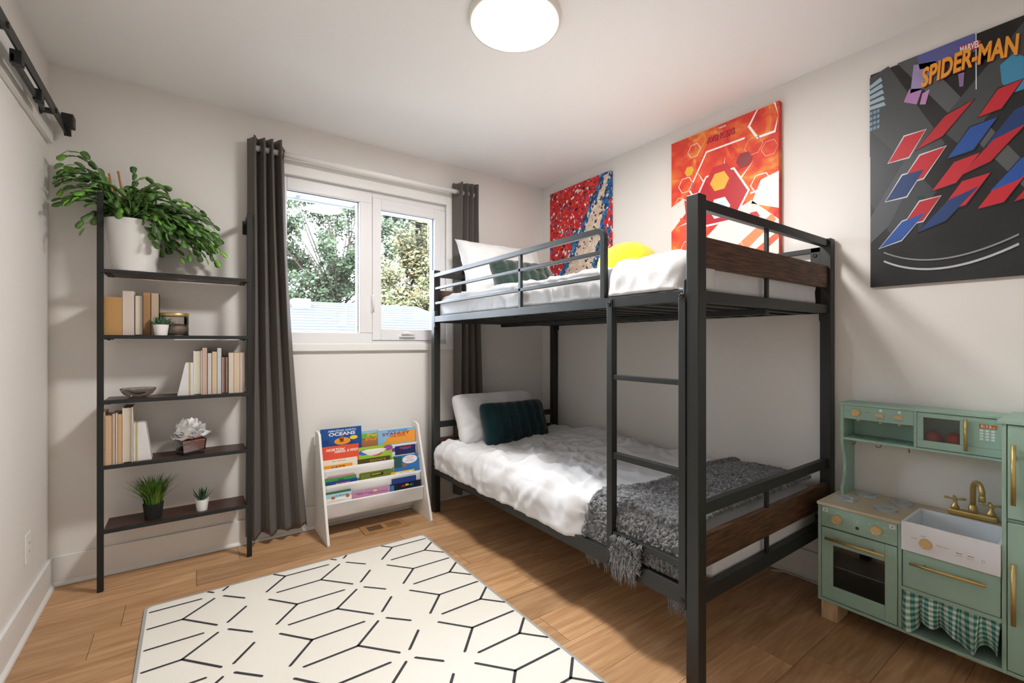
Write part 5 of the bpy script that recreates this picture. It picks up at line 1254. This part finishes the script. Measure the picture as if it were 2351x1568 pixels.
# trees: trunk, branches, leaves
def tree(label, base, htr, crown, rad, nleaf, cols, seed, leaf=.09):
    rt_ = random.Random(seed); b0 = Vector(base); cc = Vector(crown)
    t_ = thing('tree', label, 'tree', base)
    fork = b0+Vector((0,0,htr)); mb = MB(); mb.tube([b0, b0+Vector((.08,0,htr*.5)), fork], [.20,.16,.13], 8)
    ends = []
    for k in range(46):
        a_ = rt_.uniform(0, 6.28); u = rt_.uniform(-1, 1); q = math.sqrt(1-u*u)
        e = cc + Vector((rad[0]*q*math.cos(a_), rad[1]*q*math.sin(a_), rad[2]*u))*rt_.uniform(.6, 1)
        m_ = fork.lerp(e, .5)+Vector((rt_.uniform(-.4,.4), rt_.uniform(-.4,.4), rt_.uniform(.0,.5)))
        mb.tube([fork.lerp(cc, rt_.uniform(0,.3)), m_, e], [.045,.022,.006], 5, cap=False); ends.append((m_, e))
        for s in range(3):
            e2 = m_.lerp(e, rt_.uniform(.2,.9)); e3 = e2+Vector((rt_.uniform(-.7,.7), rt_.uniform(-.7,.7), rt_.uniform(-.3,.6))); mb.tube([e2, e3], [.016,.004], 4, cap=False); ends.append((e2, e3))
    obj('branches', mb, mat('bark', '3a332e', .9, spec=.05), t_)
    mbs = [MB() for _ in cols]
    for k in range(nleaf):
        m_, e = rt_.choice(ends); p = m_.lerp(e, rt_.uniform(.3, 1.08))+Vector((rt_.gauss(0,.17), rt_.gauss(0,.17), rt_.gauss(0,.15)))
        d = Vector((rt_.uniform(-1,1), rt_.uniform(-1,1), rt_.uniform(-1,.4))).normalized(); e_ = d.orthogonal().normalized(); s = leaf*rt_.uniform(.6,1.3)
        mbs[rt_.randrange(len(cols))].add([p, p+d*s*.5+e_*s*.4, p+d*s, p+d*s*.5-e_*s*.4], [(0,1,2,3)])
    for q, c_ in enumerate(cols): obj('leaves', mbs[q], mat('leaf_'+c_, c_, .8, spec=.05), t_, kind='stuff')
c1 = at(745,540,1,20.0); tree('tall tree with open branches behind the garage roof', (c1.x+.6, 20.0, GZ), 3.0, (c1.x-.2, 20.0, c1.z+.9), (4.4,2.2,4.6), 26000, ('3a4433','424b39','333c2e'), 3, .17)
c2 = at(955,625,1,15.6); tree('dense yellow-green tree behind the garage hip', (c2.x+.4, 15.6, GZ), 1.6, (c2.x+.5, 15.6, c2.z-.2), (2.6,1.6,2.3), 30000, ('565238','484e38','5a503c'), 8, .14)
c3 = at(935,505,1,25.5); tree('dark green tree rising behind the yellow-green one', (c3.x+.8, 25.5, GZ), 4.2, (c3.x+.3, 25.5, c3.z+1.2), (4.4,2.4,4.6), 22000, ('303a31','384239'), 12, .22)
